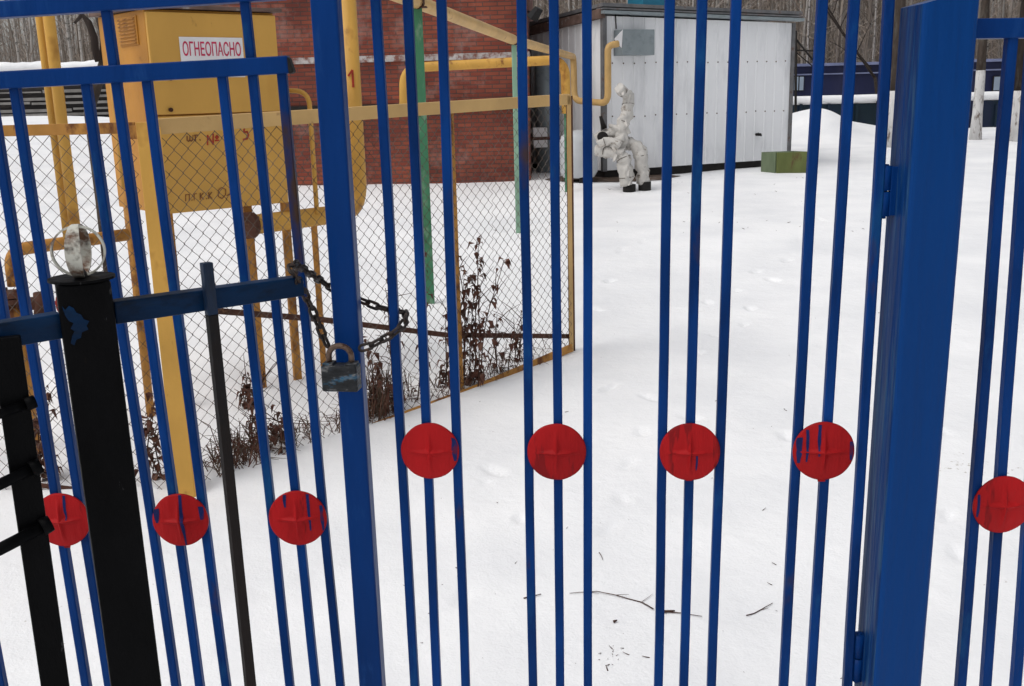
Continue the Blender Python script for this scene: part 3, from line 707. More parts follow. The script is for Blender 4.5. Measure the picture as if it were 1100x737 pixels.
strokes('painted_letters', [[(0, 0), (0, 5), (3, 5), (3, 0)], [(5, 0), (5.4, .4)], [(7, 0), (7, 5), (9, 5)], [(12, 0), (12, 5)], [(14.5, 5), (12.3, 2.5), (14.8, 0)], [(17, 0), (17.4, .4)], [(19, 0), (19, 5)], [(21.5, 5), (19.3, 2.5), (21.8, 0)],
                            [(27, 1), (27, 6), (29.5, 8), (33, 6), (33, 2), (30, -1), (27, 1)], [(34, 1), (38, 3)]], 199.5, 216, 1.3, 1.35, .0045, M['hand_brown'])

# ------------------------------------------------------------------ gas pipes
big = [gq(266, 243, .03), at(330, 233, 5.75), at(383, 227, 6.0), at(377, 120, 6.0), at(371, -22, 5.95), at(447.5, 2, 7.4), at(552, 43, 10.5), at(616, 61, 15.6)]
big[0] = at(268, 242, 5.25)
big[2] = at(386, 227, 6.0)
_p = big[2]; big[3] = V((_p.x, _p.y, 1.5)); big[4] = V((_p.x, _p.y, at(371, -20, 6.0).z)); 
ov = big[4:]
pipe1 = thing('gas_pipe', tuple(big[2]), 'thick yellow gas pipe rising beside the cabinet, then overhead on green posts to shed', 'pipe')
MB().tube(rounded([big[0], big[2], big[4]], .17, 8)+[], .051, 16).build('riser', M['yellow'], pipe1)
MB().tube(rounded([big[4]-V((0, 0, .05)), big[4]+V((0, 0, .03)), big[5], big[6], big[7], at(617, 108, 15.5), at(653, 111, 14.9), at(653, 49, 14.9), at(664, 47, 14.95)], .14, 6), .047, 14).build('overhead_run', M['yellow_pale'], pipe1)
dv = (big[0]-big[2]).normalized()
MB().tube([big[0]-dv*.012, big[0]+dv*.02], .068, 20, smooth=False).build('flange', M['rust'], pipe1)
for p, dd in ((big[6], (big[7]-big[6]).normalized()), (big[5], (big[6]-big[5]).normalized())):
    MB().tube([p-dd*.02, p+dd*.02], .054, 14, smooth=False).build('weld_collar', M['rust'], pipe1)
# red mark on the riser
b = MB(); c_ = at(379, 84, 5.945); b.bar(c_-V((0, 0, .05)), c_+V((0, 0, .045)), .012, .003).bar(c_+V((0, 0, .045)), c_+V((-.025, 0, .012)), .010, .0025); b.build('painted_mark', M['hand_red'], pipe1)
# bracket under the low run
p = (big[0]*.45+big[2]*.55); MB().bar(V((p.x, p.y, ground_z(p.x, p.y)-.05)), V((p.x, p.y, p.z-.045)), .03, .03).build('pipe_bracket', M['yellow_rust'], pipe1, bevel=.002)

tp = thing('thin_pipe', tuple(at(331, 222, 5.65)), 'thin yellow bent pipe between the cabinet side and the thick gas pipe', 'pipe')
MB().tube(rounded([at(300, 97, 5.62), at(331.5, 98, 5.62), vert(at(331.5, 98, 5.62), at(331, 230, 5.62).z)], .12, 8), .013, 10).build('tube', M['yellow'], tp)

hp = [at(434, 122, 13.9), at(434, 73, 13.9), at(607, 64, 13.9), at(608.5, 122, 13.9)]
hoop = thing('gas_pipe', tuple(hp[0]), 'yellow pipe bent down at both ends, level in front of the brick building', 'pipe')
MB().tube(rounded(hp, .22, 8), .062, 14).build('tube', M['yellow'], hoop)

for i, (bx, by, topz, tx, lab) in enumerate(((463, 314, 0, 441, 'wide green steel post nearest the cabinet carrying the overhead gas pipe'), (551, 246, 0, 549, 'slim pale green post in front of the brick wall carrying the overhead gas pipe'), (604.5, 204, 0, 604, 'short green post beside the far yellow fence corner'))):
    gpnt = gp(bx, by)
    if i == 0: tz = big[5].z-.04; gpnt = V((big[5].x, big[5].y, gpnt.z))
    elif i == 1: tz = big[6].z-.045; gpnt = V((big[6].x, big[6].y, ground_z(big[6].x, big[6].y)))
    else: gpnt = V((hp[3].x, hp[3].y, ground_z(hp[3].x, hp[3].y))); tz = hp[3].z+.02
    t = thing('pipe_support', tuple(gpnt), lab, 'post', 'green posts carrying the gas pipe')
    MB().bar(vert(gpnt, gpnt.z-.1), vert(gpnt, tz), (.07, .046, .06)[i], .045, V((1, .1, 0))).build('upright', M['green'] if i == 0 else M['green_pale'] if i == 1 else M['green'], t, bevel=.004)
    MB().box(vert(gpnt, tz+.004), (.14, .08, .008)).build('saddle', M['rust'], t, bevel=.001)

# vent stack and valve at far left
vs1 = thing('vent_stack', tuple(gp(80, 440)), 'pair of upright yellow pipes with a long horizontal branch at the left edge', 'pipe')
Yv = 4.55
a, c = at(58, 60, Yv), at(75, 252, Yv)
xu = lambda px, py, dz: at(px, py, Yv)
pv = at(82, 257, Yv)
MB().tube([pv, V((pv.x, pv.y, 2.75))], .024, 14).build('riser', M['yellow'], vs1)
pv2 = pv+V((-.052, .03, 0)); MB().tube([pv2, V((pv2.x, pv2.y, 2.7))], .017, 12).build('riser', M['yellow'], vs1)
hl = [at(137, 252, 4.93), at(10, 269, Yv), at(10, 269, Yv)-V((0, 0, .16))]
b = MB().tube(rounded(hl, .1, 8), .029, 14); b.build('branch', M['yellow_rust'], vs1)
ft = at(12, 316, Yv); b = MB(); b.tube([ft+V((0, 0, .012)), ft-V((0, 0, .012))], .062, 18, smooth=False); b.tube([ft-V((0, 0, .018)), ft-V((0, 0, .04))], .062, 18, smooth=False)
for k in range(6):
    a_ = k*math.pi/3+.3; q = ft+V((math.cos(a_)*.048, math.sin(a_)*.048, 0)); b.tube([q+V((0, 0, .025)), q-V((0, 0, .055))], .007, 6, smooth=False)
b.build('flange', M['rust'], vs1)
lowp = ft-V((0, 0, .03)); MB().tube([lowp, V((lowp.x+.0, lowp.y, ground_z(lowp.x, lowp.y)-.1))], .036, 14).build('lower_pipe', M['yellow_rust'], vs1)
vb = ft+V((.13, .0, -.045)); MB().tube([ft+V((.03, 0, -.045)), vb], .03, 12).tube([vb-V((0, 0, .05)), vb+V((0, 0, .05))], [.038, .03], 12).build('valve_body', M['rust'], vs1)
wc = vb+V((.09, 0, 0)); b = MB(); b.tube([wc+V((0, math.cos(a_)*.045, math.sin(a_)*.045)) for a_ in [2*math.pi*k/20 for k in range(20)]], .008, 8, closed=True); b.tube([vb, wc], .009, 8)
b.tube([wc-V((0, 0, .045)), wc+V((0, 0, .045))], .006, 6); b.build('hand_wheel', M['red_enamel'], vs1)
pl = gp(162, 446); pole = thing('yellow_pole', tuple(pl), 'thin rust streaked yellow pole left of the near fence corner', 'pole')
MB().tube([V((pl.x, pl.y, pl.z-.1)), V((pl.x, pl.y, 1.2))], .021, 10).build('lower_section', M['yellow_rust'], pole)
MB().tube([V((pl.x, pl.y, 1.2)), V((pl.x, pl.y, 2.3))], .019, 10).build('upper_section', M['yellow'], pole)

# ------------------------------------------------------------------ brick building
YB = 15.6
Bl, Br = at(215, 195, YB), at(570, 190, YB-.2)
bd = V((Br.x-Bl.x, Br.y-Bl.y, 0)); BWd = bd.length; bd.normalize(); bn = V((bd.y, -bd.x, 0)); bk = -bn
bld = thing('brick_building', ((Bl.x+Br.x)/2, (Bl.y+Br.y)/2+2, .3), 'red brick building with a whitewashed course behind the yellow enclosure', 'building')
def bqz(px, py): return on(px, py, Bl, bn)
zt1, zt2 = bqz(420, 66.3).z, bqz(420, 59.3).z
rotz = math.atan2(bd.y, bd.x); base = V(Bl)
def wall_box(u0, u1, v0, v1, za, zb, name, material, proud=0, parent=bld, bevel=0):
    "block of wall in the building's own frame so that its brick courses run true"
    me = bpy.data.meshes.new(name); vs = []
    for z in (za, zb):
        for u, v in ((u0, v0), (u1, v0), (u1, v1), (u0, v1)): vs.append((u, v, z))
    me.from_pydata(vs, [], [(3, 2, 1, 0), (4, 5, 6, 7), (0, 1, 5, 4), (1, 2, 6, 5), (2, 3, 7, 6), (3, 0, 4, 7)])
    me.materials.append(material); o = bpy.data.objects.new(name, me); col.objects.link(o)
    o.parent = parent; o.location = V((base.x, base.y, 0))-V(parent['_o']); o.rotation_euler = (0, 0, rotz); o['_o'] = (base.x, base.y, 0)
    return o
zp = bqz(420, 112).z
wall_box(0, BWd, 0, 6, 0, zp, 'plinth_wall', M['brick'])
wall_box(0, BWd, -.07, -.001, zp-.09, zp, 'plinth_ledge', M['dark'])
wall_box(0, BWd, .03, 6, zp+.001, zt1, 'lower_wall', M['brick'])
wall_box(-.02, BWd+.02, .0, 6, zt1+.001, zt2, 'white_course', M['lime'])
wall_box(0, BWd, .02, 6, zt2+.001, 4.4, 'upper_wall', M['brick'])
wall_box(-.3, BWd+.3, -.3, 6.3, 4.401, 4.6, 'roof', M['grey_trim'])
fl = at(575.5, 14, YB-.25); lamp = thing('floodlight', tuple(fl), 'small black floodlight on the right corner of the brick building', 'lamp')
MB().bar(fl+V((.05, -.06, .06)), fl+V((-.06, -.02, -.08)), .16, .06, V((1, .6, .6)), w1=.2, d1=.1).build('housing', M['lamp_black'], lamp, bevel=.008)
MB().bar(fl+V((-.05, .02, 0)), fl+V((-.12, .25, .05)), .03, .02).build('arm', M['lamp_black'], lamp)

# ------------------------------------------------------------------ white shed
S0 = at(649, 186, 15.3); S1 = at(846, 178, 16.9); S2 = at(572, 178, 17.4)
sdv = V((S1.x-S0.x, S1.y-S0.y, 0)); SW = sdv.length; sdv.normalize(); snv = V((sdv.y, -sdv.x, 0))
zb = ground_z(S0.x, S0.y)+.06; zt = at(650, 17, 15.3).z; zt_r = at(851, 25, 16.9).z
bkv = -snv; SD = 3.2
sc0 = V((S0.x, S0.y, 0)); 
shed = thing('metal_shed', tuple(sc0+sdv*SW/2+bkv*SD/2+V((0, 0, zb))), 'white ribbed sheet metal boiler shed with yellow pipe entering a grey box', 'shed')
def ribbed(p0, dirv, nrm, length, za, zb0, zb1, rib=.19, depth=.007):
    b = MB(); prof = []; u = 0
    while u < length:
        for du, dp in ((0, 0), (.118, 0), (.124, depth), (.150, depth), (.156, 0)):
            if u+du < length: prof.append((u+du, dp))
        u += rib
    prof.append((length, 0)); vs = []; n = len(prof)
    for u, dp in prof:
        zz = zb0+(zb1-zb0)*u/length
        vs += [V((p0.x, p0.y, za))+dirv*u+nrm*dp, V((p0.x, p0.y, zz))+dirv*u+nrm*dp]
    return b.add(vs, [(2*i, 2*i+2, 2*i+3, 2*i+1) for i in range(n-1)])
ribbed(sc0+snv*.01, sdv, snv, SW, zb+.06, zt, zt_r).build('front_wall', M['white_wall'], shed)
lt = sc0+bkv*SD
ribbed(lt - sdv*.01, -bkv, -sdv, SD, zb+.06, zt-.16, zt).build('side_wall', M['white_wall'], shed)
# closed core behind the sheets
b = MB(); A = [sc0+sdv*.02+bkv*.02, sc0+sdv*(SW-.02)+bkv*.02, sc0+sdv*(SW-.02)+bkv*SD, sc0+sdv*.02+bkv*SD]
vs = [V((p.x, p.y, zb-.25)) for p in A]+[V((A[0].x, A[0].y, zt-.02)), V((A[1].x, A[1].y, zt_r-.02)), V((A[2].x, A[2].y, zt_r-.18)), V((A[3].x, A[3].y, zt-.18))]
b.add(vs, [(3, 2, 1, 0), (4, 5, 6, 7), (0, 1, 5, 4), (1, 2, 6, 5), (2, 3, 7, 6), (3, 0, 4, 7)]).build('plinth', M['dark'], shed)
MB().bar(V((sc0.x, sc0.y, zb+.05))+snv*.02-sdv*.015, V((sc0.x, sc0.y, zt))+snv*.02-sdv*.015, .07, .07, sdv).build('corner_trim', M['grey_trim'], shed, bevel=.004)
e1 = sc0+sdv*SW; MB().bar(V((e1.x, e1.y, zb+.05))+snv*.012, V((e1.x, e1.y, zt_r))+snv*.012, .06, .05, sdv).build('corner_trim', M['grey_trim'], shed, bevel=.004)
MB().bar(V((sc0.x, sc0.y, zt+.045))+snv*.06-sdv*.08, V((e1.x, e1.y, zt_r+.045))+snv*.06+sdv*.12, .045, .14, zd).build('roof_fascia', M['galv'], shed, bevel=.004)
MB().bar(V((sc0.x, sc0.y, zt+.092))+snv*.02-sdv*.08, V((e1.x, e1.y, zt_r+.092))+snv*.02+sdv*.10, .025, .2, zd).build('roof_edge', M['grey_trim'], shed, bevel=.004)
MB().bar(V((lt.x, lt.y, zt-.16+.03))-sdv*.05, V((sc0.x, sc0.y, zt+.03))-sdv*.05-bkv*.06, .13, .08, zd).build('roof_edge', M['rust_trim'], shed, bevel=.006)
b = MB(); vs = [V((sc0.x, sc0.y, zt+.12))-sdv*.08+snv*.1, V((e1.x, e1.y, zt_r+.12))+sdv*.1+snv*.1, V((e1.x, e1.y, zt_r-.05))+sdv*.1+bkv*SD, V((lt.x, lt.y, zt-.05))-sdv*.08]
b.add(vs+[v+V((0, 0, .05)) for v in vs], [(0, 1, 2, 3), (7, 6, 5, 4), (0, 4, 5, 1), (1, 5, 6, 2), (2, 6, 7, 3), (3, 7, 4, 0)]).build('roof', M['grey_trim'], shed)
def shq(px, py, out=0): return on(px, py, sc0+snv*out, snv)
b = MB()
for py in (67, 122):
    for k in range(int(SW/.19)):
        p = sc0+sdv*(.128+.19*k)+snv*.0245; p.z = shq(750, py).z; p.z += R.uniform(-.008, .008)
        b.tube([p, p+snv*.006], .011, 6, smooth=False)
b.build('screw_heads', M['rust'], shed)
p = shq(813, 144.5, .03); MB().tube([p-snv*.03, p+snv*.09], .022, 10).tube([p+snv*.06-sdv*.03+V((0, 0, .02)), p+snv*.06+sdv*.04-V((0, 0, .02))], .014, 8).build('spigot', M['dark'], shed)
# grey hood with open left end
a, c = shq(664, 32, .12), shq(698, 59.5, .12); hw = (V((c.x, c.y, 0))-V((a.x, a.y, 0))).length; hh = a.z-c.z
hc = (a+c)/2; hood = MB().box(hc-snv*.0, (hw, .24, hh), sdv).build('hood', M['galv'], shed, bevel=.006)
b = MB(); o1 = hc-sdv*(hw/2)
vs = [o1+V((0, 0, hh*.46))-snv*.11, o1+V((0, 0, hh*.46))+snv*.11, o1+V((0, 0, hh*.02))-snv*.11-sdv*.05, o1+V((0, 0, -.05))+snv*.11, o1-sdv*.16+V((0, 0, hh*.10))+snv*.09, o1-sdv*.04-V((0, 0, .1))+snv*.10]
b.add([o1+V((0, 0, hh*.48))+snv*.121, o1-sdv*.15+V((0, 0, hh*.12))+snv*.13, o1-sdv*.02-V((0, 0, hh*.22))+snv*.121, o1+V((0, 0, hh*.48))+snv*.116, o1-sdv*.15+V((0, 0, hh*.12))+snv*.125, o1-sdv*.02-V((0, 0, hh*.22))+snv*.116], [(2, 1, 0), (3, 4, 5), (0, 1, 4, 3), (1, 2, 5, 4), (2, 0, 3, 5)])
b.build('flap', M['white_sign'], hood)
p = shq(661, 14, .02); MB().tube([p, shq(662, 31, .02)], .008, 6).build('conduit', M['dark'], shed)
rv = at(696, 10, 16.0); zr = rv.z; rv = V((rv.x, rv.y, 0))
rvent = MB().box(rv+V((0, 0, zr+.28)), (.46, .40, .55), sdv).build('roof_vent', M['teal'], shed, bevel=.01)
MB().box(rv+V((0, 0, zr-.06)), (.42, .36, .12), sdv).build('vent_base', M['dark'], rvent)
# bare soil along the plinth
b = MB(); cs = gp(668, 194); n = 24; vs = [V((cs.x, cs.y, ground_z(cs.x, cs.y)+.030))]
for k in range(n):
    a_ = 2*math.pi*k/n; rx, ry = .95*(1+.3*noise.noise(V((math.cos(a_)*1.5, math.sin(a_)*1.5, 2)))), .55*(1+.3*noise.noise(V((math.cos(a_)*1.5, math.sin(a_)*1.5, 7))))
    x, y = cs.x+rx*math.cos(a_)-.1, cs.y+.35+ry*math.sin(a_); vs.append(V((x, y, ground_z(x, y)+.008)))
b.add(vs, [(0, 1+k, 1+(k+1) % n) for k in range(n)], 0, True)
tag(b.build('bare_soil', M['soil']), kind='structure')

# lagged heating pipes
YI = 13.75
lag = thing('insulated_pipes', tuple(gp(682, 203)), 'cloth wrapped white heating pipes with black feet in front of the white shed', 'pipes')
def lagged(pts, r, name='lagged_run', n=34, amp=.22):
    pts = rounded(pts, .2, 6); pts = walk(pts, .035); ph = R.uniform(0, 90)
    rad = [r*.92*(1+amp*noise.noise(V((i*.8, ph, 0)))+.16*abs(noise.noise(V((i*1.9, 4, ph))))) for i in range(len(pts))]
    jit = [p+V((noise.noise(V((i*.5, ph, 3)))*.012, noise.noise(V((i*.5, ph, 7)))*.012, 0)) for i, p in enumerate(pts)]
    lb = MB().tube(jit, rad, 18)
    lb.v = [p+V((noise.noise(p*14), noise.noise(p*14+V((9, 0, 0))), noise.noise(p*14+V((0, 9, 0)))))*r*.34+V((noise.noise(p*38), noise.noise(p*38+V((9, 0, 0))), 0))*r*.16 for p in lb.v]
    o = lb.build(name, M['lagging'], lag)
    for k in range(3):      # loose ends of the wrapping
        i = R.randint(1, len(pts)-2); a_ = R.uniform(0, 6.28); e0 = jit[i]+V((math.cos(a_), -abs(math.sin(a_)), 0))*rad[i]*.9
        e1_ = e0+V((R.uniform(-.05, .05), R.uniform(-.06, 0), R.uniform(-.12, -.04))); MB().bar(e0, e1_, .05, .006, V((1, R.uniform(-.6, .6), .3)), w1=.025, d1=.004).build('loose_wrap', M['lagging'], o)
    b = MB()
    for i in range(3, len(pts)-2, 7):
        t = (pts[i+1]-pts[i-1]).normalized(); u = t.orthogonal().normalized(); w = t.cross(u)
        b.tube([jit[i]+(u*math.cos(a_)+w*math.sin(a_))*(rad[i]*1.0) for a_ in [2*math.pi*k/16 for k in range(16)]], .0045, 5, closed=True)
    b.build('tie_wire', M['tie'], o)
lagged([at(674, 199, YI), at(670, 164, YI), at(648, 160, YI+.25)], .092)
lagged([at(691, 196, YI+.1), at(688, 157, YI+.1), at(668, 152, YI+.3), at(650, 147, YI+.5)], .088)
lagged([at(668, 160, YI+.12), at(667, 138, YI+.15), at(675, 118, YI+.2), at(674, 100, YI+.25)], .082)
lagged([at(675, 103, YI+.22), at(664, 94, YI+.1)], .072)
lagged([at(642, 150, YI+.3), at(662, 143, YI+.2), at(664, 133, YI+.2)], .10, amp=.4)
lagged([at(643, 156, YI+.05), at(655, 150, YI), at(668, 158, YI-.03)], .06, amp=.5)
lagged([at(650, 168, YI+.1), at(660, 150, YI+.05), at(672, 148, YI)], .05, amp=.5)
lagged([at(640, 162, YI+.1), at(672, 166, YI-.02)], .075, amp=.4)
for px, py, dy in ((676, 203, 0), (692.5, 200, .1)):
    p = at(px, py, YI+dy); MB().tube([V((p.x, p.y, ground_z(p.x, p.y)-.05)), V((p.x, p.y, p.z+.06))], .085, 16).build('foot', M['dark'], lag)
p = at(647, 147, YI+.12); MB().tube([p, p+V((0, -.09, 0))], .07, 14).build('open_end', M['dark'], lag)
p = at(649, 138, YI+.2); MB().tube([p, p+V((-.05, -.03, .16))], [.04, .02], 8).build('valve_handle', M['dark'], lag)

tk = at(630, 160, 15.9); tank = thing('storage_tank', (tk.x, tk.y, ground_z(tk.x, tk.y)), 'pale grey round tank standing left of the shed corner', 'tank')
b = MB(); tz = ground_z(tk.x, tk.y)
prof = [(.22, 0), (.27, .08), (.27, .50), (.25, .58), (.17, .64), (.02, .67)]
n = 28; vs = []
for r_, z_ in prof:
    for k in range(n): a_ = 2*math.pi*k/n; vs.append(V((tk.x-.18+r_*math.cos(a_), tk.y-.9+r_*math.sin(a_), tz+.05+z_)))
fs = [(i*n+k, i*n+(k+1) % n, (i+1)*n+(k+1) % n, (i+1)*n+k) for i in range(len(prof)-1) for k in range(n)]+[[(len(prof)-1)*n+k for k in range(n)]]
b.add(vs, fs, 0, True).build('tank_shell', M['tank'], tank)
b = MB()
for k in range(3):
    a_ = k*2.1+.6; p = V((tk.x-.18+.20*math.cos(a_), tk.y-.9+.20*math.sin(a_), tz-.05)); b.bar(p, p+V((0, 0, .16)), .05, .05)
b.build('tank_feet', M['dark'], tank)

# lagged stack in the gap between the brick building and the shed
gs = at(588, 165, 16.6); gz = ground_z(gs.x, gs.y)
stack = thing('flue_stack', (gs.x, gs.y, gz), 'grey metal clad flue in the gap between brick building and shed', 'flue')
MB().tube([V((gs.x, gs.y, gz)), V((gs.x, gs.y, at(586, 68, 16.6).z))], .17, 20).build('cladding', M['galv'], stack)
MB().box(V((gs.x-.12, gs.y-.3, gz+.55)), (.22, .2, .3)).build('junction_box', M['white_sign'], stack, bevel=.01)
rl = thing('pipe_rail', (gs.x, gs.y-.7, gz), 'low dark steel rail across the gap beside the brick building', 'rail')
MB().tube([V((gs.x-.35, gs.y-.7, gz+.55)), V((gs.x+.55, gs.y-.6, gz+.55))], .025, 10).tube([V((gs.x-.3, gs.y-.7, gz-.1)), V((gs.x-.3, gs.y-.7, gz+.55))], .022, 10).tube([V((gs.x+.5, gs.y-.6, gz-.1)), V((gs.x+.5, gs.y-.6, gz+.55))], .022, 10).build('rails', M['rust'], rl)

# olive box in front of the shed
o0 = gp(834, 186); o1_ = gp(869, 185.5)
ob = thing('metal_box', tuple(o0), 'open olive green metal box filled with snow at the right end of the shed', 'box')
od = V((o1_.x-o0.x, o1_.y-o0.y, 0)); OW = max(.5, od.length); od.normalize(); on_ = V((od.y, -od.x, 0)); oh = .31
c_ = V((o0.x, o0.y, o0.z+oh/2-.03))+od*(OW/2)
MB().box(c_, (OW, .03, oh+.04), od).build('front_panel', M['green_box'], ob, bevel=.004)
sk = (od*-.42-on_*1.0).normalized()
l0 = V((o0.x, o0.y, c_.z))+sk*.015; MB().bar(l0+sk*.29-on_*.0, l0, oh+.04, .025, zd).build('side_panel', M['green_dull'], ob, bevel=.004)
MB().bar(l0+sk*.29+od*OW, l0+od*OW-od*.015, oh+.04, .025, zd).build('side_panel', M['green_dull'], ob, bevel=.004)
MB().bar(l0+sk*.3, l0+sk*.3+od*OW, oh+.04, .025, zd).build('back_panel', M['green_dull'], ob, bevel=.004)
b = MB(); q = [l0+sk*.02+od*.02, l0+sk*.02+od*(OW-.03), l0+sk*.28+od*(OW-.03), l0+sk*.28+od*.02]
zz = c_.z+oh/2+.0; b.add([V((p.x, p.y, zz)) for p in q]+[V((p.x, p.y, c_.z-oh/2)) for p in q], [(0, 1, 2, 3), (7, 6, 5, 4), (0, 4, 5, 1), (1, 5, 6, 2), (2, 6, 7, 3), (3, 7, 4, 0)])
b.build('snow_fill', M['snow'], ob)

# ------------------------------------------------------------------ far side of the yard
def far_box(name, px0, px1, pt, pb, Y, depth, material, parent, bevel=0, top_px=None):
    a = at(px0, (pt+pb)/2, Y); c = at(px1, (pt+pb)/2, Y)
    za, zb_ = at((px0+px1)/2, pt, Y).z, at((px0+px1)/2, pb, Y).z
    return MB().box(V(((a.x+c.x)/2, Y+depth/2, (za+zb_)/2)), (c.x-a.x, depth, za-zb_)).build(name, material, parent, bevel=bevel)
YF = 34.
bb = thing('blue_building', tuple(at(960, 130, YF)), 'long low dark blue building with pale roof edge behind the yard fence', 'building')
far_box('wall', 700, 1330, 67, 150, YF, 5, M['navy'], bb)
far_box('roof_edge', 698, 1332, 64.5, 67.5, YF-.12, 5.2, M['navy_light'], bb)
far_box('belt_rail', 705, 1325, 75.5, 77, YF-.08, .08, M['navy_light'], bb)
for x0, x1 in ((853.2, 857.6), (859, 863.2), (1068, 1074), (1078, 1084)):
    fo = far_box('window', x0-.6, x1+.6, 81.5, 98, YF-.1, .1, M['dark'], bb)
    far_box('pane', x0, x1, 82.5, 97, YF-.13, .04, M['pane'], fo)
YG = 25.5
df = thing('board_fence', tuple(at(960, 142, YG)), 'dark green solid board fence with snow along its top, behind the snow bank', 'fence')
far_box('boards', 780, 1260, 109, 160, YG, .08, M['dkgreen'], df)
for px in range(800, 1250, 30):
    p = at(px, 125, YG-.04); MB().box(V((p.x, YG-.04, p.z-.16)), (.06, .07, .9)).build('batten', M['dkgreen'], df)
b = MB(); pts = []
a, c = at(780, 106, YG), at(1260, 106, YG)
for i in range(60):
    t = i/59; x = a.x+(c.x-a.x)*t; z = at(960, 105.7, YG).z
    pts.append(V((x, YG+.04, z+.03*noise.noise(V((x*1.1, 0, 0))))))
b.tube(pts, .105, 10, flat=V((0, 0, 1))).build('snow_cap', M['snow'], df)

lf = thing('board_fence', tuple(at(60, 140, 31)), 'dark weathered fence of horizontal boards under a thick snow cap at far left', 'fence')
YW = 31.
far_box('boards', -420, 330, 74, 142, YW, .12, M['plank'], lf)
b = MB()
for py in (99, 105, 111, 117.5, 122, 129):
    a, c = at(-420, py+12, YW-.04), at(330, py-6, YW-.04); z_ = at(60, py, YW).z
    x = a.x
    while x < c.x:
        L = R.uniform(1.2, 3.2); b.box(V((x+L/2, YW-.05-R.random()*.02, z_+R.uniform(-.03, .03))), (L-.05, .05, R.uniform(.04, .09))); x += L
b.build('rails', M['pale_rail'], lf)
b = MB(); pts = []; rad = []
a, c = at(-420, 71, YW), at(330, 71, YW)
for i in range(160):
    t = i/159; x = a.x+(c.x-a.x)*t
    pts.append(V((x, YW+.05, at(60, 71.5, YW).z+.09*noise.noise(V((x*.9, 3, 0)))+.05*noise.noise(V((x*3, 3, 0)))))); rad.append(.15+.05*noise.noise(V((x*2, 8, 0))))
b.tube(pts, rad, 10, flat=V((0, 0, 1))).build('snow_cap', M['snow'], lf)

# ------------------------------------------------------------------ trees
def branchy(b, p, d, L, r, depth, rng, mi=0, droop=.0, kids=4):
    n = 6; pts = [p]; q = p; dd = d.normalized()
    for i in range(n):
        dd = (dd + V((rng.uniform(-1, 1), rng.uniform(-1, 1), rng.uniform(-.6, .8)-droop))*.16).normalized(); q = q+dd*(L/n); pts.append(q)
    b.tube(pts, [r*(1-.75*i/n) for i in range(n+1)], 5 if r > .012 else 3, mi, cap=False)
    if depth:
        for k in range(kids):
            i = rng.randint(2, n); s = V((rng.uniform(-1, 1), rng.uniform(-1, 1), rng.uniform(-.2, 1))).normalized()
            branchy(b, pts[i], (dd*.6+s).normalized(), L*rng.uniform(.4, .65), r*.5, depth-1, rng, mi, droop, kids)
def tree(base, h, r, label, bark, seed, white=0., lean=V((0, 0, 0)), group=None, limbs=9, low=2.0, name='bare_tree'):
    rng = random.Random(seed); t = thing(name, tuple(base), label, 'tree', group)
    n = 14; pts = []
    for i in range(n+1):
        z = h*i/n; pts.append(base+V((lean.x*z+.06*noise.noise(V((z*.5, seed, 0)))*min(1, z), lean.y*z+.06*noise.noise(V((z*.5, 0, seed)))*min(1, z), z-.15 if i == 0 else z)))
    rad = [r*(1.28 if i == 0 else 1.0-.7*i/n) for i in range(n+1)]
    def split(z):   # portion of trunk below / above the whitewash line
        k = z/h*n; i = int(k); f = k-i; return i, pts[i].lerp(pts[i+1], f), rad[i]+(rad[i+1]-rad[i])*f
    if white:
        i, pm, rm = split(white)
        tr = MB().tube(pts[:i+1]+[pm], [x*1.01 for x in rad[:i+1]]+[rm*1.01], 14).build('whitewashed_trunk', M['whitewash'], t)
        MB().tube([pm]+pts[i+1:], [rm]+rad[i+1:], 14).build('trunk', bark, t)
    else: MB().tube(pts, rad, 12).build('trunk', bark, t)
    b = MB()
    for k in range(limbs):
        z = low+(h-low)*(k+.5)/limbs; i = min(n-1, int(z/h*n)); a_ = rng.uniform(0, 6.28)
        branchy(b, pts[i], V((math.cos(a_), math.sin(a_), .55)), h*.28*rng.uniform(.6, 1.1), rad[i]*.42, 2, rng)
    b.build('crown', bark, t)
    return t
tr1 = gp(957, 158); tree(V((tr1.x, tr1.y, ground_z(tr1.x, tr1.y))), 9.5, .15, 'brown tree with whitewashed foot partly hidden by the thick blue post', M['bark'], 3, 1.05, group='whitewashed trees beyond the yard', low=3.2)
tr2 = gp(1093, 151); tree(V((tr2.x+.12, tr2.y, ground_z(tr2.x, tr2.y))), 11, .30, 'stout dark tree with a whitewashed foot at the right edge of the photo', M['bark_dark'], 7, .95, V((-.004, 0, 0)), group='whitewashed trees beyond the yard', low=3.4)
tr3 = gp(1047.5, 150); tree(V((tr3.x, tr3.y, ground_z(tr3.x, tr3.y))), 7.5, .10, 'slim pale trunk whitewashed up to half height just right of the thick blue post', M['bark'], 9, 1.35, group='whitewashed trees beyond the yard', low=4)
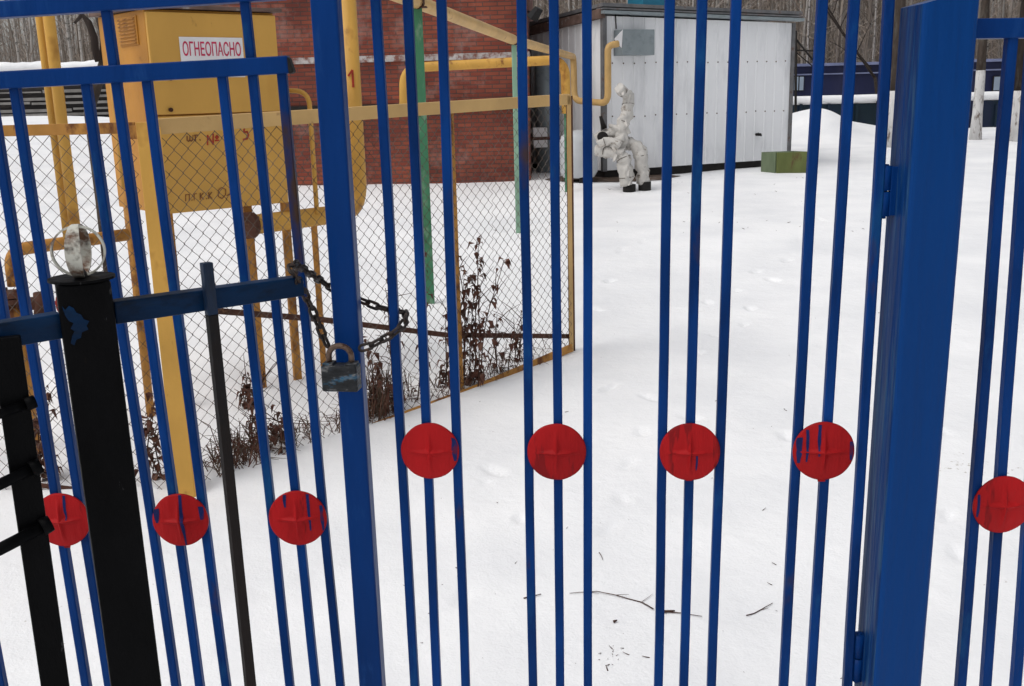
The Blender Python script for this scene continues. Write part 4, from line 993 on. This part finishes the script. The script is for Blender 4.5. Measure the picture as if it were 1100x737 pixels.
# tree at left with a crooked dark limb
tb = gp(121, 322); tL = thing('bare_tree', tuple(tb), 'thin grey tree with a crooked dark limb between the yellow pipes', 'tree')
top = at(98, 14, tb.y)
MB().tube([tb-V((0, 0, .15)), V((tb.x, tb.y+.0, .9)), V((tb.x-.01, tb.y, 1.55)), at(112, 66, tb.y), at(113, 40, tb.y), at(107, 18, tb.y), at(96, -30, tb.y), at(92, -130, tb.y)], [.045, .04, .038, .036, .034, .032, .028, .015], 12).build('trunk', M['bark'], tL)
b = MB(); Yt = tb.y-.05
b.tube([at(106, 66, Yt), at(102, 52, Yt), at(101, 40, Yt), at(95, 24, Yt), at(88, 16, Yt), at(80, 25, Yt)], [.026, .027, .026, .024, .018, .010], 10)
b.build('limb', M['bark_dark'], tL)
b = MB(); rng = random.Random(5)
for k in range(9): branchy(b, at(96, -30, tb.y)+V((0, 0, k*.08)), V((rng.uniform(-1, 1), rng.uniform(-1, 1), .7)), 1.2, .012, 2, rng)
b.build('crown', M['bark'], tL)

# distant wood beyond the yard: countless trunks and twigs in one mass
rng = random.Random(21); b = MB()
def wood_tree(x, y, h, r, mi, tw):
    z = ground_base(x, y)-.2; lx, ly = rng.uniform(-.05, .05), rng.uniform(-.05, .05)
    pts = [V((x+lx*q*h+rng.uniform(-.07, .07), y+ly*q*h, z+h*q)) for q in (0, .25, .5, .75, 1)]
    b.tube(pts, [r, r*.85, r*.65, r*.42, r*.12], 4, mi, cap=False)
    for k in range(tw):
        q = rng.uniform(.06, .95); p = pts[0].lerp(pts[-1], q); a_ = rng.uniform(0, 6.28); L = rng.uniform(.7, 2.2)*(1.2-q*.5)
        e1_ = p+V((math.cos(a_)*L*.5, math.sin(a_)*L*.5, L*rng.uniform(.15, .5))); e2 = e1_+V((math.cos(a_+rng.uniform(-.6, .6))*L*.5, math.sin(a_)*L*.4, L*rng.uniform(.1, .55)))
        b.tube([p, e1_, e2], [.022, .014, .006], 3, 2, cap=False, smooth=False)
        if L > 1.2: b.tube([e1_, e1_+V((rng.uniform(-.6, .6), rng.uniform(-.5, .5), rng.uniform(.2, .8)))], [.011, .004], 3, 2, cap=False, smooth=False)
for i in range(3600):
    y = 40+66*rng.random()**1.15; half = y*.62+6; x = rng.uniform(-half, half)
    if x/y < -.36 and rng.random() < .74: continue
    u = rng.random(); mi = 0 if u < .62 else 1 if u < .93 else 3
    wood_tree(x, y, rng.uniform(7, 13), rng.uniform(.025, .10)*(1.15 if y > 60 else .9), mi, 16 if y < 60 else 9)
# low brush at the wood's edge
for i in range(12000):
    y = rng.uniform(37, 75); half = y*.62+5; x = rng.uniform(-half, half); z = ground_base(x, y)-.1; h = rng.uniform(1.2, 4.5)
    if x/y < -.36 and y > 50 and rng.random() < .7: continue
    p = V((x, y, z)); m1 = p+V((rng.uniform(-.4, .4), rng.uniform(-.3, .3), h*.55)); e = m1+V((rng.uniform(-.7, .7), rng.uniform(-.3, .3), h*.45))
    b.tube([p, m1, e], [.020, .013, .005], 3, 2 if rng.random() < .7 else 0, cap=False, smooth=False)
wood = b.build('distant_wood', [M['wood_a'], M['wood_b'], M['twig'], M['birch']])
tag(wood, 'bare grey brown winter wood beyond the yard', 'wood', kind='stuff')
# a few birches one can tell apart in front of it
for i, (px, Y, r_, lab) in enumerate(((24, 38, .05, 'thin pale birch at far left above the snow capped fence'), (34, 39, .045, 'second thin birch right beside the leftmost birch'), (80, 36, .05, 'pale birch just right of the upright yellow pipes'), (92, 37, .05, 'pale birch next to the crooked dark limb'),
                                      (866, 38, .04, 'slender pale birch just right of the white shed roof'), (690, 40, .05, 'tall thin birch behind the shed roof vent'), (936, 39, .032, 'thin birch between the last two gate bars'))):
    p = at(px, 95, Y); tree(V((p.x, p.y, ground_base(p.x, p.y))), 9+i*.4, r_, lab, M['birch'], 40+i, group='birches at the edge of the wood', limbs=7, low=4.5, name='birch_tree')
# slack overhead lines behind the shed
cbl = MB()
for (x0, y0, x1, y1, Y) in ((882, -4, 940, 84, 27), (886, 8, 936, 74, 27.4)):
    cbl.tube([at(x0+(x1-x0)*k/8, y0+(y1-y0)*k/8+(3 if 0 < k < 8 else 0)*math.sin(k/8*3.14), Y) for k in range(9)], .022, 5)
# they belong to a leaning bare sapling
sap = gp(948, 146); sap = thing('bare_tree', tuple(sap), 'leaning dark sapling whose limbs cross the blue building', 'tree')
cbl.tube([V(sap['_o'])-V((0, 0, .1)), at(940, 84, 27), at(918, 52, 27.1)], [.05, .04, .025], 6)
rng = random.Random(8)
for k in range(5): branchy(cbl, at(930-k*9, 68-k*13, 27.1), V((rng.uniform(-1, .3), rng.uniform(-.5, .5), .8)), 1.1, .014, 1, rng)
cbl.build('trunk', M['bark_dark'], sap)
fr_ = thing('lattice_mast', tuple(gp(858, 150)), 'dark latticed steel frame with diagonal brace just right of the shed', 'mast')
YQ = 24.
b = MB(); pp = [at(855, 148, YQ), at(855, 33, YQ)]; pp[0].z -= .3
b.tube(pp, .03, 6); b.tube([at(855, 42, YQ), at(884, 78, YQ)], .022, 6); b.tube([at(854, 54, YQ), at(884, 55, YQ)], .018, 6); b.tube([at(855, 56, YQ), at(882, 79, YQ)], .014, 6)
p = at(884, 78, YQ); b.tube([at(884, 50, YQ), V((p.x, p.y, ground_z(p.x, p.y)-.2))], .022, 6)
b.build('struts', M['dark'], fr_)

# ------------------------------------------------------------------ dry weeds
def weed(base, h, label, seed, leafy=1., lean=V((0, 0, 0)), cat='weed', stems=3, group='dry weeds along the chain link'):
    rng = random.Random(seed); t = thing('dry_weed', tuple(base), label, cat, group); b = MB(); lf_ = MB()
    for s in range(stems):
        hh = h*rng.uniform(.6, 1.) if s else h; n = 9; pts = []; q = base+V((rng.uniform(-.06, .06), rng.uniform(-.03, .03), -.03)); d = V((rng.uniform(-.14, .14), rng.uniform(-.05, .05), 1))+lean
        for i in range(n+1):
            pts.append(q); d = (d+V((rng.uniform(-.08, .08), rng.uniform(-.05, .05), 0))); q = q+d.normalized()*(hh/n)
        b.tube(pts, [.0042*(1-.6*i/n) for i in range(n+1)], 5, cap=False)
        for i in range(1, n+1):
            for k in range(int(rng.uniform(1, 6.5)*leafy)):
                p = pts[i]+V((rng.uniform(-.01, .01), rng.uniform(-.01, .01), rng.uniform(-.03, .03))); a_ = rng.uniform(0, 6.28); L = rng.uniform(.022, .075)*(1.1-.3*i/n); w = L*rng.uniform(.12, .34)
                o = V((math.cos(a_), math.sin(a_)*.7, rng.uniform(-.3, .5))); sd = V((-math.sin(a_), math.cos(a_), rng.uniform(-.5, .5))).normalized()*w
                e1_ = p+o*L*.5; e2 = e1_+V((o.x*.35, o.y*.35, -1))*L*.7
                lf_.add([p, e1_+sd, e2, e1_-sd, e1_+V((0, 0, .006))], [(0, 1, 4), (0, 4, 3), (1, 2, 4), (3, 4, 2)])
        for k in range(3):
            i = rng.randint(3, n-1); e = pts[i]+V((rng.uniform(-.14, .14), rng.uniform(-.06, .06), rng.uniform(.03, .16))); b.tube([pts[i], (pts[i]+e)/2+V((0, 0, .01)), e], [.0025, .002, .001], 4, cap=False)
    b.build('stems', M['weed'], t)
    if lf_.v: lf_.build('leaves', M['leaf'], t)
def fb(px, py, back=.06):
    p = on(px, py, CB-pnn*back, pnn); return V((p.x, p.y, ground_z(p.x, p.y)))
for i, (px, py, ht, lf2, st, lab) in enumerate((
        (505, 420, .84, 1.3, 4, 'tallest dry brown weed with curled leaves beside the middle post of the chain link'),
        (497, 424, .62, 1.2, 3, 'dense dry weed leaning on the rusty middle post'),
        (438, 446, .78, .8, 2, 'slender dry weed right of the third gate bar behind the chain link'),
        (425, 452, .70, .7, 2, 'two stemmed dry weed seen just right of the chain loop'),
        (404, 458, .40, 1.0, 3, 'short leafy dry weed just left of the chain loop'),
        (480, 432, .42, .7, 3, 'low twiggy weed between the second and third gate bars'),
        (545, 405, .36, .5, 3, 'low pale stemmed weed right of the tallest weed'),
        (563, 396, .33, .4, 3, 'sparse short weed close to the far corner post'),
        (270, 508, .40, 1.0, 2, 'reddish brown weed just right of the thin black bar'),
        (300, 492, .22, .8, 3, 'low scrubby weed midway along the panel foot'))):
    weed(fb(px, py, .03+.05*(i % 3)), ht, lab, 60+i, lf2, V((.03, 0, 0)), stems=st)
for i, (px, py, Y, ht, lab) in enumerate(((60, 505, 4.2, .42, 'dark dry weed between the black posts behind the mesh'), (168, 505, 4.1, .38, 'dry weed left of the near fence corner post'), (262, 415, 5.0, .18, 'small red brown weed standing in the snow below the cabinet'), (45, 500, 4.15, .30, 'short dry weed near the valve at far left'))):
    p = at(px, py, Y); weed(V((p.x, p.y, ground_z(p.x, p.y))), ht, lab, 90+i, 1.3, stems=2)
# matted dead grass along the foot of the panel: nobody could count it
rng = random.Random(77); b = MB()
def tuft(px, n, sp, hmax, back=.05):
    for k in range(n):
        x = px+rng.gauss(0, sp); t = (x-215)/(614-215)
        if not 0 < t < 1: continue
        p = fb(x, 531-(531-378)*t*1.02, back+rng.uniform(-.07, .16)); h = hmax*rng.random()**1.4+.02
        m1 = p+V((rng.uniform(-.05, .05), rng.uniform(-.04, .04), h*.8)); e = m1+V((rng.uniform(-.09, .09), rng.uniform(-.05, .05), h*rng.uniform(-.5, .35)))
        b.tube([p-V((0, 0, .02)), m1, e], [.0028, .0022, .0008], 3, 0 if rng.random() < .55 else 1, cap=False, smooth=False)
tuft(262, 150, 20, .15); tuft(407, 240, 13, .26); tuft(350, 60, 34, .09); tuft(470, 50, 28, .10); tuft(540, 60, 30, .14); tuft(300, 80, 30, .11)
tag(b.build('dead_grass', [M['leaf'], M['straw']]), 'matted dead grass along the foot of the chain link', 'grass', kind='stuff')

# twigs and litter on the snow
def twig(pts, r, label):
    P = []
    for px, py in pts:
        p = gp(px, py); P.append(V((p.x, p.y, ground_z(p.x, p.y)+r*.9)))
    P = walk(rounded(P, .03, 3), .03); b = MB()
    P = [p+V((R.uniform(-.003, .003), R.uniform(-.003, .003), R.uniform(0, .004))) for p in P]
    b.tube(P, [r*(1-.6*i/len(P)) for i in range(len(P))], 6)
    for i in range(2, len(P)-1, 3):
        s = V((R.uniform(-.05, .05), R.uniform(-.05, .05), .004)); b.tube([P[i], P[i]+s], [r*.6, r*.25], 4)
    t = b.build('fallen_twig', M['weed'], loc=P[0]); tag(t, label, 'twig', 'twigs lying on the snow')
twig([(702, 656), (690, 648), (664, 641), (640, 635), (604, 640)], .0022, 'long curved twig with side shoots lying on the snow under the second medallion')
twig([(712, 658), (735, 659), (762, 666)], .0020, 'straight dark twig on the snow under the third medallion')
twig([(562, 644), (583, 640)], .0026, 'short dark twig on the snow below the second medallion, furthest left')
twig([(801, 662), (816, 657), (830, 648)], .0020, 'small bent twig alone on the snow under the gap between the last two medallions')
twig([(643, 594), (648, 604)], .0014, 'tiny twig on the snow between the second and third medallions')
b = MB(); rng = random.Random(31)
for i in range(300):
    u = rng.random()
    if u < .35: px, py = rng.uniform(420, 1000), rng.uniform(200, 735)
    elif u < .7: px, py = rng.uniform(640, 960), rng.uniform(185, 250)
    else: px, py = rng.gauss(657, 8), rng.gauss(706, 7)
    if u >= .7 and i % 6: continue
    p = gp(px, py); p = V((p.x, p.y, ground_z(p.x, p.y)+.003)); a_ = rng.uniform(0, 6.28); L = rng.random()**2.5*.010*(1 if p.y < 6 else 2.0)+.0015
    d = V((math.cos(a_), math.sin(a_), .3))*L; b.tube([p-d, p+d], [L*.12+.0007, L*.08], 4, smooth=False)
p = gp(661, 669); p = V((p.x, p.y, ground_z(p.x, p.y)+.004)); b.tube([p-V((.006, 0, 0)), p+V((.006, .003, .003))], [.005, .002], 6)
p = gp(718, 658.5); p = V((p.x, p.y, ground_z(p.x, p.y)+.006)); b.tube([p-V((.016, 0, 0)), p+V((.02, .003, .0))], [.005, .0025], 6)
tag(b.build('snow_litter', M['weed']), 'dark specks of bark and twig litter scattered on the snow', 'litter', kind='stuff')

# ------------------------------------------------------------------ light
w = bpy.data.worlds.new('World'); scene.world = w; w.use_nodes = True
N = w.node_tree.nodes; L = w.node_tree.links; bg = N['Background']
sky = N.new('ShaderNodeTexSky'); sky.sky_type = 'NISHITA'; sky.sun_disc = False
SE, SA = math.radians(58), math.radians(-115)
sky.sun_elevation = SE; sky.sun_rotation = SA; sky.dust_density = 4; sky.air_density = 1.2
hs = N.new('ShaderNodeHueSaturation'); hs.inputs['Saturation'].default_value = .22
L.new(sky.outputs['Color'], hs.inputs['Color']); L.new(hs.outputs['Color'], bg.inputs['Color']); bg.inputs['Strength'].default_value = .125
sd = bpy.data.lights.new('sun', 'SUN'); sd.energy = .70; sd.angle = math.radians(60); sd.color = (1, .97, .93)
so = bpy.data.objects.new('sun', sd); col.objects.link(so)
dirv = V((math.sin(SA)*math.cos(SE), math.cos(SA)*math.cos(SE), math.sin(SE)))
so.rotation_euler = dirv.to_track_quat('Z', 'Y').to_euler()
scene.view_settings.view_transform = 'Standard'; scene.view_settings.look = 'None'; scene.view_settings.gamma = 1
scene.view_settings.exposure = 0.17; scene.view_settings.use_curve_mapping = False
for o in bpy.data.objects:
    if '_o' in o: del o['_o']
